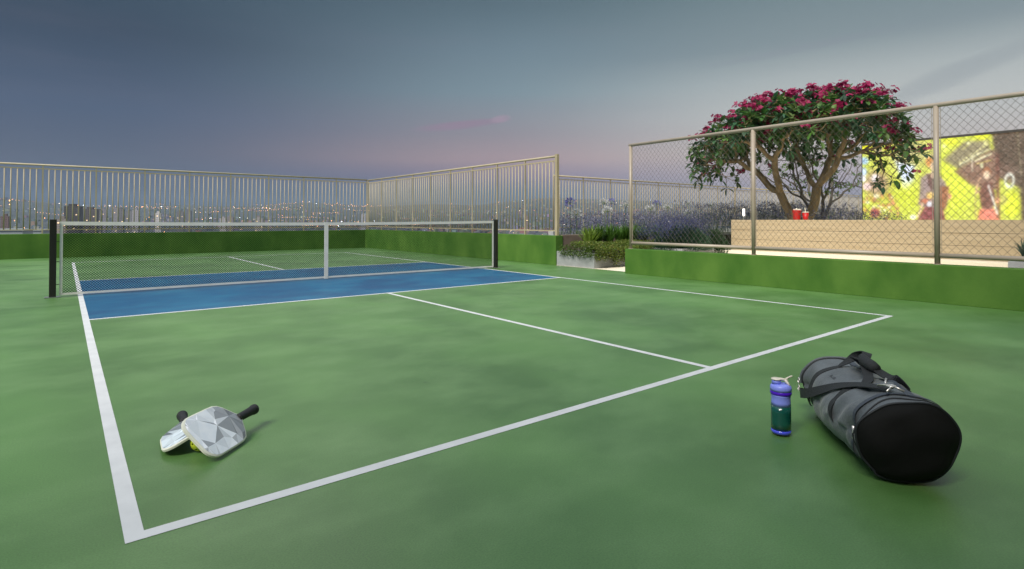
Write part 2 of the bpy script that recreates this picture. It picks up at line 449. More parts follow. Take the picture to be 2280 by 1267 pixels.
# ------------------------------------------------------------------ paddles and ball
def paddle(label, pos, mtx, seed, tint):
    t = thing('pickleball_paddle', label, 'paddle', (0, 0, 0))
    t.matrix_world = Matrix.Translation(Vector(pos)) @ mtx.to_4x4()
    # outline: x along handle, y width
    def arc(cx, cy, r, a0, a1, n=8): return [(cx+r*math.cos(R(a0+(a1-a0)*i/n)), cy+r*math.sin(R(a0+(a1-a0)*i/n))) for i in range(n+1)]
    out = arc(.055, -.047, .055, 270, 180) + arc(.055, .047, .055, 180, 90)
    out += [(.10, .1025), (.16, .1025), (.20, .1005)] + [(.225, .092), (.245, .072), (.262, .046), (.275, .026), (.285, .016)]
    out += [(x, -y) for x, y in reversed(out[18+0:])] if False else []
    up = [(.10, .1025), (.16, .1025), (.20, .1005), (.225, .092), (.245, .072), (.262, .046), (.275, .026), (.285, .016)]
    out = arc(.055, -.047, .055, 270, 180) + arc(.055, .047, .055, 180, 90) + up + [(x, -y) for x, y in reversed(up)]
    # remove duplicates
    o2 = []
    for p in out:
        if not o2 or (abs(p[0]-o2[-1][0])+abs(p[1]-o2[-1][1])) > 1e-4: o2.append(p)
    out = o2; n = len(out)
    mb = MB(); c = Vector((.15, 0))
    rings = [(.955, -.0065), (1.0, -.004), (1.0, .004), (.955, .0065)]
    vs = [((x-c.x)*s_+c.x, y*s_, z) for s_, z in rings for x, y in out]
    fs = [tuple(range(n))[::-1], tuple(3*n+i for i in range(n))]
    for r_ in range(3):
        for i in range(n): fs.append((r_*n+i, r_*n+(i+1) % n, (r_+1)*n+(i+1) % n, (r_+1)*n+i))
    mb.add(vs, fs); mb.build('edge_guard', M['edge'], t)
    inner = [Vector(((x-c.x)*.945+c.x, y*.945)) for x, y in out]
    rng = random.Random(seed); pts = list(inner)
    for _ in range(18): pts.append(Vector((rng.uniform(.02, .24), rng.uniform(-.085, .085))))
    res = delaunay_2d_cdt(pts, [], [list(range(n))], 1, 1e-5)
    mf = MB()
    for tri in res[2]:
        P = [res[0][i] for i in tri]
        cx = sum(p.x for p in P)/len(P)
        g = rng.uniform(0, 1)
        base = .97 if cx < .17 else .72
        v = max(.34, base-(g**4)*.6) if cx < .20 else max(.14, .46-g*.25)
        colr = (v*.95*tint[0], v*.97*tint[1], v*1.04*tint[2])
        mf.add([(p.x, p.y, .0068+(.0035*math.sin(p.x*900+p.y*700+seed)**2 if min((p-w_).length for w_ in inner) > .004 else 0)) for p in P], [tuple(range(len(P)))], colr)
    mf.build('face_graphic', M['face'], t, attr='Col')
    h = MB()
    # octagonal wrapped grip
    P = []; Rr = []
    for i in range(26):
        P.append((.272+.108*i/25, 0, 0)); Rr.append(.0165+(.0012 if i % 2 else 0)+.003*(i/25)**2)
    h.tube(P, Rr, 12); hd = h.build('handle', M['grip'], t, True)
    MB().tube([(.378, 0, 0), (.383, 0, 0), (.395, 0, 0), (.399, 0, 0)], [.019, .0225, .0225, .017], 16).build('butt_cap', M['grip'], hd, True)
    return t
M['edge'] = mat('edge_guard', (.74, .74, .64), .4)
M['face'] = mat('paddle_face', (1, 1, 1), .25, attr='Col', var=(.9, .92, .95), nscale=30, coat=.5)
M['grip'] = mat('grip_tape', (.018, .018, .020), .6, bump=.4, bscale=300)
def frame(x, yh, rise):
    x = Vector(x).normalized(); yh = Vector((*yh, 0)); yh = (yh-x*yh.dot(x)).normalized()
    z = x.cross(yh); t = math.asin(rise); y = yh*math.cos(t)+z*math.sin(t)
    if y.z*rise < 0: y = yh*math.cos(t)-z*math.sin(t)
    return Matrix((x, y, x.cross(y))).transposed()
m1 = frame((.7187, .6953, -.0125), (-.536, .5655), .665)
m2 = frame((.0731, .9951, -.066), (-.995, .073), -.43)
paddle('white faceted paddle on top, its black handle pointing right', (.2498, .4817, .080), m1, 5, (1, 1, 1))
paddle('grey paddle leaning underneath, its black handle pointing away', (.2536, .5892, .0655), m2, 11, (.92, 1.0, 1.0))
def ball():
    rad = .037; rng_d = []
    N = 26
    for i in range(N):
        z = 1-2*(i+.5)/N; a = i*2.39996; r_ = math.sqrt(1-z*z); rng_d.append(Vector((r_*math.cos(a), r_*math.sin(a), z)))
    bm = bmesh.new(); bmesh.ops.create_icosphere(bm, subdivisions=5, radius=rad)
    kill = [f for f in bm.faces if any(f.calc_center_median().normalized().dot(d) > math.cos(.125) for d in rng_d)]
    bmesh.ops.delete(bm, geom=kill, context='FACES')
    me = bpy.data.meshes.new('pickleball'); bm.to_mesh(me); bm.free(); me.materials.append(mat('ball_yellow', (.50, .58, .03), .45))
    me.polygons.foreach_set('use_smooth', [True]*len(me.polygons))
    o = bpy.data.objects.new('pickleball', me); COL.objects.link(o)
    sm = o.modifiers.new('shell', 'SOLIDIFY'); sm.thickness = .002
    o.location = (.292, .598, rad+.001)
    tag(o, 'yellow ball with round holes tucked under the two paddles', 'ball')
ball()

# ------------------------------------------------------------------ bottle
def bottle():
    t = thing('shaker_bottle', 'blue and green shaker bottle standing beside the duffel bag', 'bottle', (2.285, -.768, .0085), R(-48))
    t.scale = (1, 1, .89)
    lower = mat('teal_liquid', (.006, .075, .065), .18, coat=.4, var=(.008, .10, .07), nscale=3)
    blue = mat('periwinkle_plastic', (.26, .31, .92), .38, coat=.2)
    deep = mat('violet_band', (.09, .01, .62), .3)
    clear = mat('blue_base', (.08, .10, .80), .12, coat=.5)
    bone = mat('bone_plastic', (.72, .66, .56), .4)
    MB().lathe([(.030, .003), (.037, .0), (.0395, .006), (.0400, .018)], 40).build('base', clear, t, True)
    MB().lathe([(.0398, .0182), (.0402, .05), (.0400, .10), (.0395, .132)], 40).build('lower_body', lower, t, True)
    MB().lathe([(.0395, .1322), (.0385, .15), (.0378, .165), (.0385, .178), (.0405, .186)], 40).build('upper_body', blue, t, True)
    MB().lathe([(.0405, .1862), (.0425, .188), (.0428, .200), (.041, .203)], 40).build('band', deep, t, True)
    ld = MB().lathe([(.0425, .2032), (.0428, .215), (.0420, .224), (.037, .232), (.030, .236), (.012, .2365)], 40).build('lid', blue, t, True)
    MB().lathe([(.019, .234), (.0185, .250), (.016, .254)], 24, cx=-.018).build('spout', blue, ld, True)
    cap = MB(); cap.lathe([(.018, .2545), (.021, .256), (.021, .259), (.015, .262)], 24, cx=-.018)
    cap.build('flip_cap', bone, ld, True)
    lp = MB(); lp.tube([(-.006, 0, .258), (.008, 0, .256), (.020, 0, .2545), (.028, 0, .248)], [.007, .0065, .006, .0055], 8)
    lp.tube([(.018, 0, .256), (.032, .006, .264), (.046, .010, .270), (.050, .011, .271)], [.0045, .0038, .0035, .003], 8)
    lp.tube([(.016, -.004, .254), (.024, -.012, .243), (.030, -.018, .232)], [.0055, .0055, .005], 8)
    lp.build('cap_lever', bone, ld, True)
bottle()

# ------------------------------------------------------------------ duffel bag
def bag():
    F = Vector((2.157, -1.266)); ax = Vector((.79, .612)).normalized()
    ang = math.atan2(ax.y, ax.x)
    t = thing('duffel_bag', 'grey and black cylindrical duffel bag lying on the court', 'bag', (F.x, F.y, .009), ang)
    # local: x back along the axis, +y = left side seen by the camera, z up
    grey = mat('bag_fabric', (.115, .13, .145), .5, var=(.075, .085, .095), nscale=9, bump=.25, bscale=90, sheen=.2)
    blk = mat('bag_end', (.0025, .0025, .0022), .8, bump=.5, bscale=9, spec=.25)
    trim = mat('bag_piping', (.012, .014, .018), .6)
    web = mat('webbing', (.018, .020, .023), .75, bump=.5, bscale=260)
    zipm = mat('zip_tape', (.05, .06, .08), .6, bump=.4, bscale=300)
    Lb = .74
    rng = random.Random(2)
    fold = [(rng.uniform(.05, .7), rng.uniform(0, 2*math.pi), rng.uniform(.6, 2.6), rng.uniform(-.017, .009), rng.uniform(.014, .045)) for _ in range(30)]
    def prof(x):
        s_ = min(max(x/Lb, 0), 1)
        w = .158+.012*math.sin(math.pi*s_)+.0*s_
        h = .142+.003*math.sin(math.pi*s_*2+.5)-.010*s_
        return w, h
    def surf(x, a, off=0.0, smoothf=False):
        w, h = prof(x)
        ca, sa = math.cos(a), math.sin(a)
        e = .94
        y = (w+off)*math.copysign(abs(ca)**e, ca); z = h+(h+off)*math.copysign(abs(sa)**e, sa)
        # weight spreads the underside, top leans a little to the right
        z = max(z, -.0 + .0) if z < 0 else z
        if z < .05: z = .05*(z/.05)**1.25 if z > 0 else 0
        y += -.02*(z/.3)*(1-x/Lb)
        if not smoothf:
            d = 0
            for fx, fa, fs_, amp, wd in fold:
                q = ((x-fx)+math.sin(a*fs_)*.07)
                d += amp*math.exp(-(q/wd)**2)*(.5+.5*math.cos(a-fa))
            d += .0035*math.sin(a*3+x*9)+.0022*math.sin(a*7-x*17)
            if z > .02: y += d*ca; z += d*sa*.8
        return Vector((x, y, z))
    def shell(xs, offs, na=96, name='body', m=grey, parent=t, caps=(None, None)):
        vs = []; fs = []
        for x, o_ in zip(xs, offs):
            for k in range(na): vs.append(surf(x, 2*math.pi*k/na, o_))
        for i in range(len(xs)-1):
            for k in range(na): fs.append((i*na+k, (i+1)*na+k, (i+1)*na+(k+1) % na, i*na+(k+1) % na))
        mb = MB(); mb.add(vs, fs); return mb.build(name, m, parent, True)
    n = 70
    body = shell([.012+(Lb-.024)*i/n for i in range(n+1)], [0]*(n+1), name='body')
    # rounded ends
    def endcap(x0, sgn, m, name, depth):
        na = 96; nr = 16; vs = []; fs = []
        w, h = prof(x0)
        cen = surf(x0, math.pi/2)*.5+surf(x0, -math.pi/2)*.5
        for r_ in range(nr+1):
            q = 1-r_/nr
            for k in range(na):
                p = surf(x0, 2*math.pi*k/na)
                bulge = depth*(1-q**4)
                v = cen+(p-cen)*q
                wr = (.0035*math.sin(v.z*52+math.sin(v.y*17)*1.6)+.0025*math.sin(v.y*38-v.z*21+1))*min(1, (1-q)*6)*(.4+q)
                vs.append((x0+sgn*(bulge+wr), v.y, v.z))
        for r_ in range(nr):
            for k in range(na):
                f = (r_*na+k, r_*na+(k+1) % na, (r_+1)*na+(k+1) % na, (r_+1)*na+k)
                fs.append(f if sgn < 0 else f[::-1])
        mb = MB(); mb.add(vs, fs); return mb.build(name, m, t, True)
    endcap(.012, -1, blk, 'front_panel', .05)
    endcap(Lb-.012, 1, grey, 'back_panel', .03)
    def ring(x, off, r_, name, m, lean=0):
        na = 96; P = [surf(x, 2*math.pi*k/na, off) for k in range(na+1)]
        mb = MB(); mb.tube(P, r_, 6, cap=False); return mb.build(name, m, t, True)
    ring(.012, .001, .0045, 'front_piping', trim)
    ring(.04, .001, .003, 'seam', trim)
    ring(Lb-.03, .001, .0045, 'back_piping', trim)
    ring(Lb-.012, .0, .006, 'seam', grey)
    def ribbon(pts, wdir, width, th=.0016, name='strap', m=web, parent=t):
        pts = [Vector(p) for p in pts]; vs = []; fs = []; nP = len(pts)
        # resample with catmull-rom
        S = []
        for i in range(nP-1):
            p0, p1, p2, p3 = pts[max(i-1, 0)], pts[i], pts[i+1], pts[min(i+2, nP-1)]
            for k in range(8):
                u = k/8
                S.append(.5*((2*p1)+(p2-p0)*u+(2*p0-5*p1+4*p2-p3)*u*u+(3*p1-p0-3*p2+p3)*u**3))
        S.append(pts[-1]); W = []
        for i in range(len(S)):
            f = i/(len(S)-1)*(len(wdir)-1); a = min(int(f), len(wdir)-2) if len(wdir) > 1 else 0
            W.append((Vector(wdir[a]).lerp(Vector(wdir[min(a+1, len(wdir)-1)]), f-a)).normalized())
        for i, p in enumerate(S):
            d = (S[min(i+1, len(S)-1)]-S[max(i-1, 0)]).normalized(); w = (W[i]-d*W[i].dot(d)).normalized(); nn = d.cross(w)
            for a, b in ((-1, -1), (1, -1), (1, 1), (-1, 1)): vs.append(p+w*a*width/2+nn*b*th)
        for i in range(len(S)-1):
            for k in range(4): fs.append((i*4+k, i*4+(k+1) % 4, (i+1)*4+(k+1) % 4, (i+1)*4+k))
        fs += [(3, 2, 1, 0), tuple((len(S)-1)*4+k for k in range(4))]
        mb = MB(); mb.add(vs, fs); return mb.build(name, m, parent)
    # zip along the top
    zp = [surf(x, R(100), .003) for x in [.06+.6*i/30 for i in range(31)]]
    ribbon(zp[::3], [(0, 1, 0)], .026, .001, 'zipper', zipm)
    zp2 = [surf(.072, R(a), .004) for a in range(-38, 140, 8)]
    ribbon(zp2, [(1, 0, 0)], .020, .001, 'zipper', zipm)
    # webbing bands round the body, and the carry handles growing out of them
    for x in (.235, .555):
        ribbon([surf(x+.004*math.sin(a*.05), R(a), .003) for a in list(range(-20, 76, 12))+[78]], [(1, 0, 0)], .036, .0015, 'webbing_band')
        ribbon([surf(x, R(a), .003) for a in range(118, 216, 12)], [(1, 0, 0)], .036, .0015, 'webbing_band')
    hA = [surf(.555, R(122), .004), surf(.548, R(108), .012), surf(.52, R(95), .035), surf(.46, R(90), .062)+Vector((0, .02, 0)), surf(.40, R(88), .070)+Vector((0, .0, 0)), surf(.34, R(90), .052), surf(.285, R(98), .022), surf(.25, R(108), .010), surf(.235, R(122), .004)]
    ribbon(hA, [(1, .2, 0), (.6, 1, 0), (0, 1, .2), (0, 1, .2), (.6, 1, 0), (1, .2, 0)], .036, .0018, 'carry_handle')
    hB = [surf(.555, R(74), .004), surf(.55, R(84), .02), surf(.54, R(92), .048), surf(.50, R(98), .078), surf(.455, R(95), .082), surf(.415, R(90), .06), surf(.34, R(86), .035), surf(.27, R(80), .012), surf(.235, R(72), .004)]
    ribbon(hB, [(1, -.3, 0), (.8, .6, 0), (0, 1, .3), (0, 1, .0), (.5, 1, 0), (1, .2, 0)], .036, .0018, 'carry_handle')
    # grip wrap joining both handles
    g = MB(); g.tube([surf(.43, R(90), .074), surf(.39, R(89), .070), surf(.34, R(90), .053), surf(.31, R(92), .040)], [.017, .024, .024, .018], 10)
    g.build('handle_grip', web, t, True)
    # shoulder strap
    sp = [surf(.745, R(-22), .010), surf(.72, R(-16), .035), surf(.64, R(-8), .034), surf(.52, R(4), .016), surf(.42, R(22), .010), surf(.32, R(42), .009), surf(.20, R(62), .010), surf(.10, R(82), .011)]
    ribbon(sp, [(.3, .1, 1), (.3, 0, 1), (.35, -.1, 1), (.5, -.4, .8), (.5, -.8, .4), (.4, -1, 0)], .042, .0018, 'shoulder_strap')
    met = mat('pale_metal', (.75, .70, .66), .3, metal=.7)
    hk = MB()
    c0 = surf(.075, R(82), .014)
    hk.tube([c0+Vector(p) for p in ((.055, .03, 0), (.035, .02, .008), (.02, .018, .012), (.005, .004, .014), (-.012, .012, .010), (-.03, .03, .002))], .0035, 7)
    hk.tube([c0+Vector(p) for p in ((.005, .004, .014), (-.012, -.01, .012), (-.022, -.03, .004))], .0035, 7)
    hk.tube([c0+Vector((.004+.014*math.cos(a), .004+.014*math.sin(a), .014)) for a in [i*math.pi/6 for i in range(13)]], .003, 6)
    hk.build('strap_hook', met, t, True)
    for (x, a) in ((.24, 94), (.072, 6)):
        zq = MB(); c0 = surf(x, R(a), .010)
        d = Vector((-.5, .2, -.1)).normalized() if a == 94 else Vector((0, 0, -1))
        zq.tube([c0, c0+d*.02, c0+d*.045], [.006, .004, .0055], 6); zq.build('zipper_pull', met, t, True)
    dr = MB(); c0 = surf(.745, R(-12), .014)
    for dz in (.0, .035): dr.tube([c0+Vector((.01+.012*math.cos(a), 0, dz+.014*math.sin(a))) for a in [i*math.pi/6 for i in range(13)]], .0028, 6)
    dr.build('strap_ring', met, t, True)
    # small stamped mark on the side
    lg = MB()
    x = .47
    for k, (dx, dz, w_, h_) in enumerate(((0, 0, .004, .016), (-.010, 0, .003, .012), (-.018, 0, .009, .003), (-.030, 0, .003, .012), (-.036, 0, .010, .003), (-.036, .01, .010, .003), (-.046, 0, .003, .014))):
        p = surf(x+dx, R(50), .002); q = surf(x+dx-w_, R(50), .002); up = (surf(x+dx, R(50+h_*320), .002)-p)
        off = (surf(x+dx, R(50+dz*320), .002)-p)
        lg.add([p+off, q+off, q+off+up, p+off+up], [(0, 1, 2, 3)])
    lg.build('stamped_mark', trim, t)
bag()

# ------------------------------------------------------------------ terrace furniture: wooden bench back, step, screen
M['wood'] = mat('pale_wood', (.52, .41, .26), .55, var=(.44, .335, .20), nscale=5, stretch=(1, .25, 6), bump=.1, bscale=30)
def bench():
    t = thing('timber_bench', 'long pale timber bench back behind the chain link fence', 'bench', (11.4, -3, 0))
    zs = [.272, .50, .705, .925]
    for i in range(3): MB().box(0, .42, 0, 7.77, zs[i]+.002, zs[i+1]-.003).build('board', M['wood'], t, bevel=.003)
    MB().box(-.42, .6, 0, 8.05, .001, .268).build('plinth', M['deck'], t, bevel=.006)
bench()
SCR_H = [[-629.5604766703998, -4.092806140250534, 2798.276819134502], [76.19275271746154, -586.231007245664, 1686.8586516473133], [0.0674747358103771, 0.0012122504590522274, 1.0]]
def screen():
    Y0, Y1, Z0, Z1 = -3.2, 3.775, .75, 2.83
    t = thing('outdoor_screen', 'glowing outdoor cinema screen behind the tree showing two people at a festival', 'screen', (16.0, 0, 0))
    nx, nz = 520, 160
    Yg, Zg = np.meshgrid(np.linspace(Y1, Y0, nx), np.linspace(Z1, Z0, nz))
    Hm = np.array(SCR_H); w = Hm[2, 0]*Yg+Hm[2, 1]*Zg+1
    U = (Hm[0, 0]*Yg+Hm[0, 1]*Zg+Hm[0, 2])/w; V = (Hm[1, 0]*Yg+Hm[1, 1]*Zg+Hm[1, 2])/w
    rs = np.random.RandomState(4)
    img = np.zeros((nz, nx, 3)); img[:] = (200, 208, 70)
    def sm(x): return np.clip(x, 0, 1)**2*(3-2*np.clip(x, 0, 1))
    def put(mask, c, a=1.0):
        img[:] = img*(1-(mask*a)[..., None])+np.array(c)*(mask*a)[..., None]
    def blob(cx, cy, rx, ry, c, soft=.5, a=1.0):
        d = np.sqrt(((U-cx)/rx)**2+((V-cy)/ry)**2); put(sm((1-d)/soft), c, a)
    def poly(P, c, soft=8, a=1.0):
        inside = np.zeros_like(U, bool); dist = np.full(U.shape, 1e9)
        for i in range(len(P)):
            (x1, y1), (x2, y2) = P[i], P[(i+1) % len(P)]
            if y1 != y2:
                inside ^= ((y1 > V) != (y2 > V)) & (U < (x2-x1)*(V-y1)/(y2-y1)+x1)
            tt = np.clip(((U-x1)*(x2-x1)+(V-y1)*(y2-y1))/((x2-x1)**2+(y2-y1)**2+1e-9), 0, 1)
            dist = np.minimum(dist, np.hypot(U-x1-tt*(x2-x1), V-y1-tt*(y2-y1)))
        put(sm(.5+np.where(inside, dist, -dist)/soft/2), c, a)
    def stroke(P, wd, c, a=1.0):
        for i in range(len(P)-1):
            (x1, y1), (x2, y2) = P[i], P[i+1]
            tt = np.clip(((U-x1)*(x2-x1)+(V-y1)*(y2-y1))/((x2-x1)**2+(y2-y1)**2), 0, 1)
            d = np.hypot(U-x1-tt*(x2-x1), V-y1-tt*(y2-y1)); put(sm((wd-d)/6+.5), c, a)
    # out of focus festival ground and foliage
    blob(900, 330, 420, 320, (186, 178, 112), .9); blob(380, 260, 110, 70, (225, 222, 30)); blob(660, 280, 110, 60, (222, 222, 40)); blob(520, 300, 60, 80, (172, 150, 120))
    blob(500, 700, 230, 240, (176, 146, 112), .7); blob(480, 640, 60, 70, (235, 225, 225)); blob(380, 740, 70, 60, (236, 205, 205))
    blob(350, 430, 70, 60, (160, 196, 232)); blob(345, 560, 50, 70, (190, 212, 238)); blob(340, 640, 40, 60, (245, 245, 245))
    poly([(720, 425), (960, 490), (940, 680), (860, 770), (820, 720), (770, 580)], (206, 216, 240), 30)
    blob(850, 730, 60, 50, (245, 246, 250)); blob(900, 860, 300, 260, (206, 216, 50), .8, .8)
    for _ in range(70):
        cx, cy = rs.uniform(325, 760), rs.uniform(840, 1140)
        c = [(245, 238, 205), (200, 120, 90), (232, 220, 110), (160, 90, 80), (250, 246, 235), (210, 170, 60)][rs.randint(6)]
        blob(cx, cy, rs.uniform(14, 42), rs.uniform(14, 42), c, .6, .75)
    blob(480, 1060, 80, 80, (180, 80, 84), .6); blob(940, 1110, 50, 40, (250, 250, 235))
    blob(1320, 245, 30, 34, (250, 252, 225)); blob(1400, 200, 160, 90, (222, 226, 40), .8); blob(1780, 140, 150, 90, (222, 226, 40), .8)
    blob(1420, 700, 330, 520, (220, 230, 56), .7)
    # stage structure
    poly([(1300, 420), (1560, 200), (1850, 180), (1880, 300), (1500, 540)], (136, 124, 92), 26)
    poly([(1440, 560), (1880, 300), (1990, 300), (1960, 780), (1760, 760), (1640, 720), (1540, 640)], (132, 98, 78), 20)
    for k in range(9):
        x = 1510+k*40; blob(x, 450-k*27, 24, 16, (228, 222, 150), .5)
    stroke([(1500, 480), (1700, 360), (1870, 290)], 9, (232, 228, 178)); stroke([(1690, 430), (1885, 345)], 12, (226, 222, 180)); stroke([(1700, 470), (1890, 420)], 7, (216, 196, 100))
    stroke([(1655, 370), (1655, 560)], 6, (240, 236, 205)); blob(1610, 220, 28, 28, (240, 240, 205)); stroke([(1540, 290), (1640, 210)], 8, (205, 200, 120)); blob(1810, 220, 36, 50, (225, 220, 150), .7)
    poly([(1885, 60), (2700, -60), (2700, 1300), (2260, 1300), (2230, 760), (1970, 620)], (84, 66, 50), 24); blob(2050, 560, 200, 150, (104, 78, 62), .8)
    stroke([(1960, 360), (1970, 1140)], 22, (112, 60, 46), .8); stroke([(2195, 60), (2250, 600)], 6, (150, 140, 105)); 
    blob(2130, 960, 140, 200, (224, 232, 44), .5); blob(2040, 900, 60, 90, (190, 186, 90), .7)
    d = np.sqrt(((U-2105)/64)**2+((V-670)/96)**2); put(sm(1-np.abs(d-.78)/.42), (236, 240, 222)); blob(2105, 672, 26, 44, (120, 100, 60), .4)
    for _ in range(24):
        a = rs.uniform(0, 6.28); blob(2105+52*math.cos(a), 670+78*math.sin(a), 14, 14, (246, 248, 236), .5)
    # man
    poly([(1030, 640), (1110, 580), (1250, 590), (1330, 690), (1380, 860), (1330, 1010), (1200, 1030), (1050, 980), (1000, 960), (1015, 860)], (150, 128, 124), 14)
    poly([(1110, 590), (1180, 600), (1190, 760), (1160, 800), (1120, 700)], (96, 62, 54), 8); poly([(1250, 740), (1380, 740), (1330, 1010), (1240, 1000)], (150, 90, 56), 16)
    blob(1150, 440, 68, 88, (196, 124, 56), .35); blob(1185, 500, 50, 72, (238, 206, 176), .4); stroke([(1100, 400), (1150, 362), (1210, 370)], 9, (246, 226, 166))
    poly([(1150, 560), (1200, 560), (1210, 640), (1160, 640)], (232, 196, 166), 8)
    blob(1150, 850, 70, 60, (240, 200, 96), .6); blob(1090, 920, 90, 50, (190, 96, 60), .7); blob(1380, 860, 34, 46, (220, 150, 120))
    poly([(985, 1160), (1080, 980), (1300, 1000), (1330, 1160)], (132, 62, 62), 12); blob(1135, 950, 38, 44, (228, 232, 240), .3); stroke([(1060, 940), (1000, 1100)], 12, (240, 205, 170))
    # woman
    poly([(1735, 800), (1800, 690), (1890, 690), (1935, 860), (1900, 1020), (1770, 1020)], (116, 70, 56), 10); blob(1830, 560, 62, 70, (150, 84, 46), .4); blob(1830, 600, 52, 66, (248, 222, 186), .4)
    stroke([(1740, 800), (1700, 820), (1720, 700), (1760, 640)], 11, (226, 180, 140)); stroke([(1695, 820), (1690, 1110)], 5, (180, 150, 110))
    poly([(1715, 1160), (1745, 1015), (1920, 1010), (1990, 1160)], (236, 132, 108), 10); stroke([(1850, 730), (1960, 1070)], 13, (226, 226, 218)); blob(1960, 910, 40, 50, (236, 160, 120), .5)
    blob(1770, 490, 26, 50, (206, 216, 170), .6)
    def blur(a, r):
        k = np.ones(2*r+1)/(2*r+1)
        for ax_ in (0, 1):
            a = np.apply_along_axis(lambda m_: np.convolve(np.pad(m_, r, mode='edge'), k, mode='valid'), ax_, a)
        return a
    sharp = img.copy(); soft = blur(blur(img, 5), 5)
    hl = np.clip((soft.mean(2, keepdims=True)-165)/80, 0, 1)
    img[:] = .72*blur(sharp, 1)+.28*soft+hl*14
    img[:] = img*.93+255*.06
    # grain of the projection
    for sc_, amp in ((1, 10), (3, 9)):
        g = rs.normal(size=(nz//sc_+1, nx//sc_+1)); img += (np.kron(g, np.ones((sc_, sc_)))[:nz, :nx]*amp)[..., None]
    img = np.clip(img, 0, 255)/255
    li = np.where(img <= .04045, img/12.92, ((img+.055)/1.055)**2.4)
    me = bpy.data.meshes.new('picture')
    vs = np.stack([np.full(Yg.size, -.0), Yg.ravel(), Zg.ravel()], 1)
    idx = np.arange(nx*nz).reshape(nz, nx)
    fs = np.stack([idx[:-1, :-1].ravel(), idx[1:, :-1].ravel(), idx[1:, 1:].ravel(), idx[:-1, 1:].ravel()], 1)
    me.from_pydata(vs.tolist(), [], fs.tolist())
    a = me.color_attributes.new('Col', 'FLOAT_COLOR', 'POINT'); arr = np.ones((nx*nz, 4), np.float32); arr[:, :3] = li.reshape(-1, 3); a.data.foreach_set('color', arr.ravel())
    me.materials.append(emit('screen_image', (1, 1, 1), 1.3, 'Col', sample=False))
    o = bpy.data.objects.new('picture', me); COL.objects.link(o); o.parent = t
    dark = mat('screen_frame', (.06, .055, .05), .6)
    MB().box(.003, .12, Y0, Y1+.02, Z0-.02, Z1).build('backing', dark, t)
    MB().box(-.03, .14, Y0, Y1+.02, Z1+.002, Z1+.05).build('top_frame', dark, t)
    for y in (Y0+.1, Y1-.1): MB().box(.04, .12, y-.04, y+.04, 0, Z0-.022).build('leg', dark, t)
screen()
def snacks():
    red = mat('red_card', (.55, .012, .012), .45); wh = mat('popcorn_white', (.75, .70, .58), .8)
    t = thing('popcorn_bucket', 'red bucket filled with white popcorn standing on the timber bench', 'bucket', (11.55, 3.41, .923))
    MB().lathe([(.062, 0), (.066, .01), (.085, .185), (.088, .188), (.088, .195)], 28).build('bucket', red, t, True)
    rng = random.Random(3); mb = MB()
    bm = bmesh.new()
    for _ in range(40):
        a = rng.uniform(0, 6.28); r_ = rng.uniform(0, .07)
        bmesh.ops.create_icosphere(bm, subdivisions=1, radius=rng.uniform(.012, .02), matrix=Matrix.Translation((r_*math.cos(a), r_*math.sin(a), .195+rng.uniform(0, .028)*(1-r_/.1))))
    me = bpy.data.meshes.new('popcorn'); bm.to_mesh(me); bm.free(); me.materials.append(wh); o = bpy.data.objects.new('popcorn', me); COL.objects.link(o); o.parent = t
    t = thing('drink_cup', 'red paper cup with a straw beside the popcorn bucket', 'cup', (11.56, 3.24, .923))
    MB().lathe([(.045, 0), (.048, .01), (.060, .145)], 24).build('cup', red, t, True)
    MB().lathe([(.063, .1452), (.063, .155), (.05, .163)], 24).build('lid', wh, t, True)
    MB().tube([(0, 0, .15), (.005, .01, .22), (.01, .02, .25)], .006, 6).build('straw', wh, t)
snacks()

# ------------------------------------------------------------------ planters
def planter(label, x0, x1, y0, y1, h, m):
    t = thing('planter_box', label, 'planter', (x0, y0, 0)); w, d = x1-x0, y1-y0; th = .06
    mb = MB(); mb.box(0, w, 0, th, .003, h); mb.box(0, w, d-th, d, .003, h); mb.box(0, th, th, d-th, .003, h); mb.box(w-th, w, th, d-th, .003, h)
    mb.build('box', m, t)
    MB().box(th, w-th, th, d-th, .004, h-.04).build('soil', mat('soil', (.03, .022, .016), .95, bump=.5), t)
planter('long low concrete planter with trailing ground cover next to the green wall end', XW+.03, 10.55, 5.40, 6.44, .29, M['concrete'])
planter('grey concrete box holding the dark blue flowering bush left of the bench', 9.36, 10.48, 4.62, 5.39, .35, M['concrete'])
planter('small grey concrete box at the right edge holding a spiky plant', 9.8, 10.4, -1.5, -.18, .365, M['concrete'])

# ------------------------------------------------------------------ vegetation
def leafmat(name, r=.55, tr=.25):
    m = bpy.data.materials.new(name); m.use_nodes = True; t = m.node_tree; b = t.nodes['Principled BSDF']
    a = t.nodes.new('ShaderNodeAttribute'); a.attribute_name = 'Col'
    b.inputs['Roughness'].default_value = r
    tl = t.nodes.new('ShaderNodeBsdfTranslucent'); mx = t.nodes.new('ShaderNodeMixShader'); mx.inputs[0].default_value = tr
    t.links.new(a.outputs['Color'], b.inputs['Base Color']); t.links.new(a.outputs['Color'], tl.inputs[0])
    out = t.nodes['Material Output']; t.links.new(b.outputs[0], mx.inputs[1]); t.links.new(tl.outputs[0], mx.inputs[2]); t.links.new(mx.outputs[0], out.inputs[0])
    return m
M['leaf'] = leafmat('leaf', .5, .38); M['petal'] = leafmat('petal', .6, .35)
M['bark'] = mat('bark', (.42, .30, .16), .8, var=(.20, .14, .08), nscale=9, bump=.6, bscale=30, stretch=(1, 1, .3))
M['bark2'] = mat('grey_bark', (.15, .125, .10), .85, var=(.10, .085, .07), nscale=9, bump=.6, bscale=30)
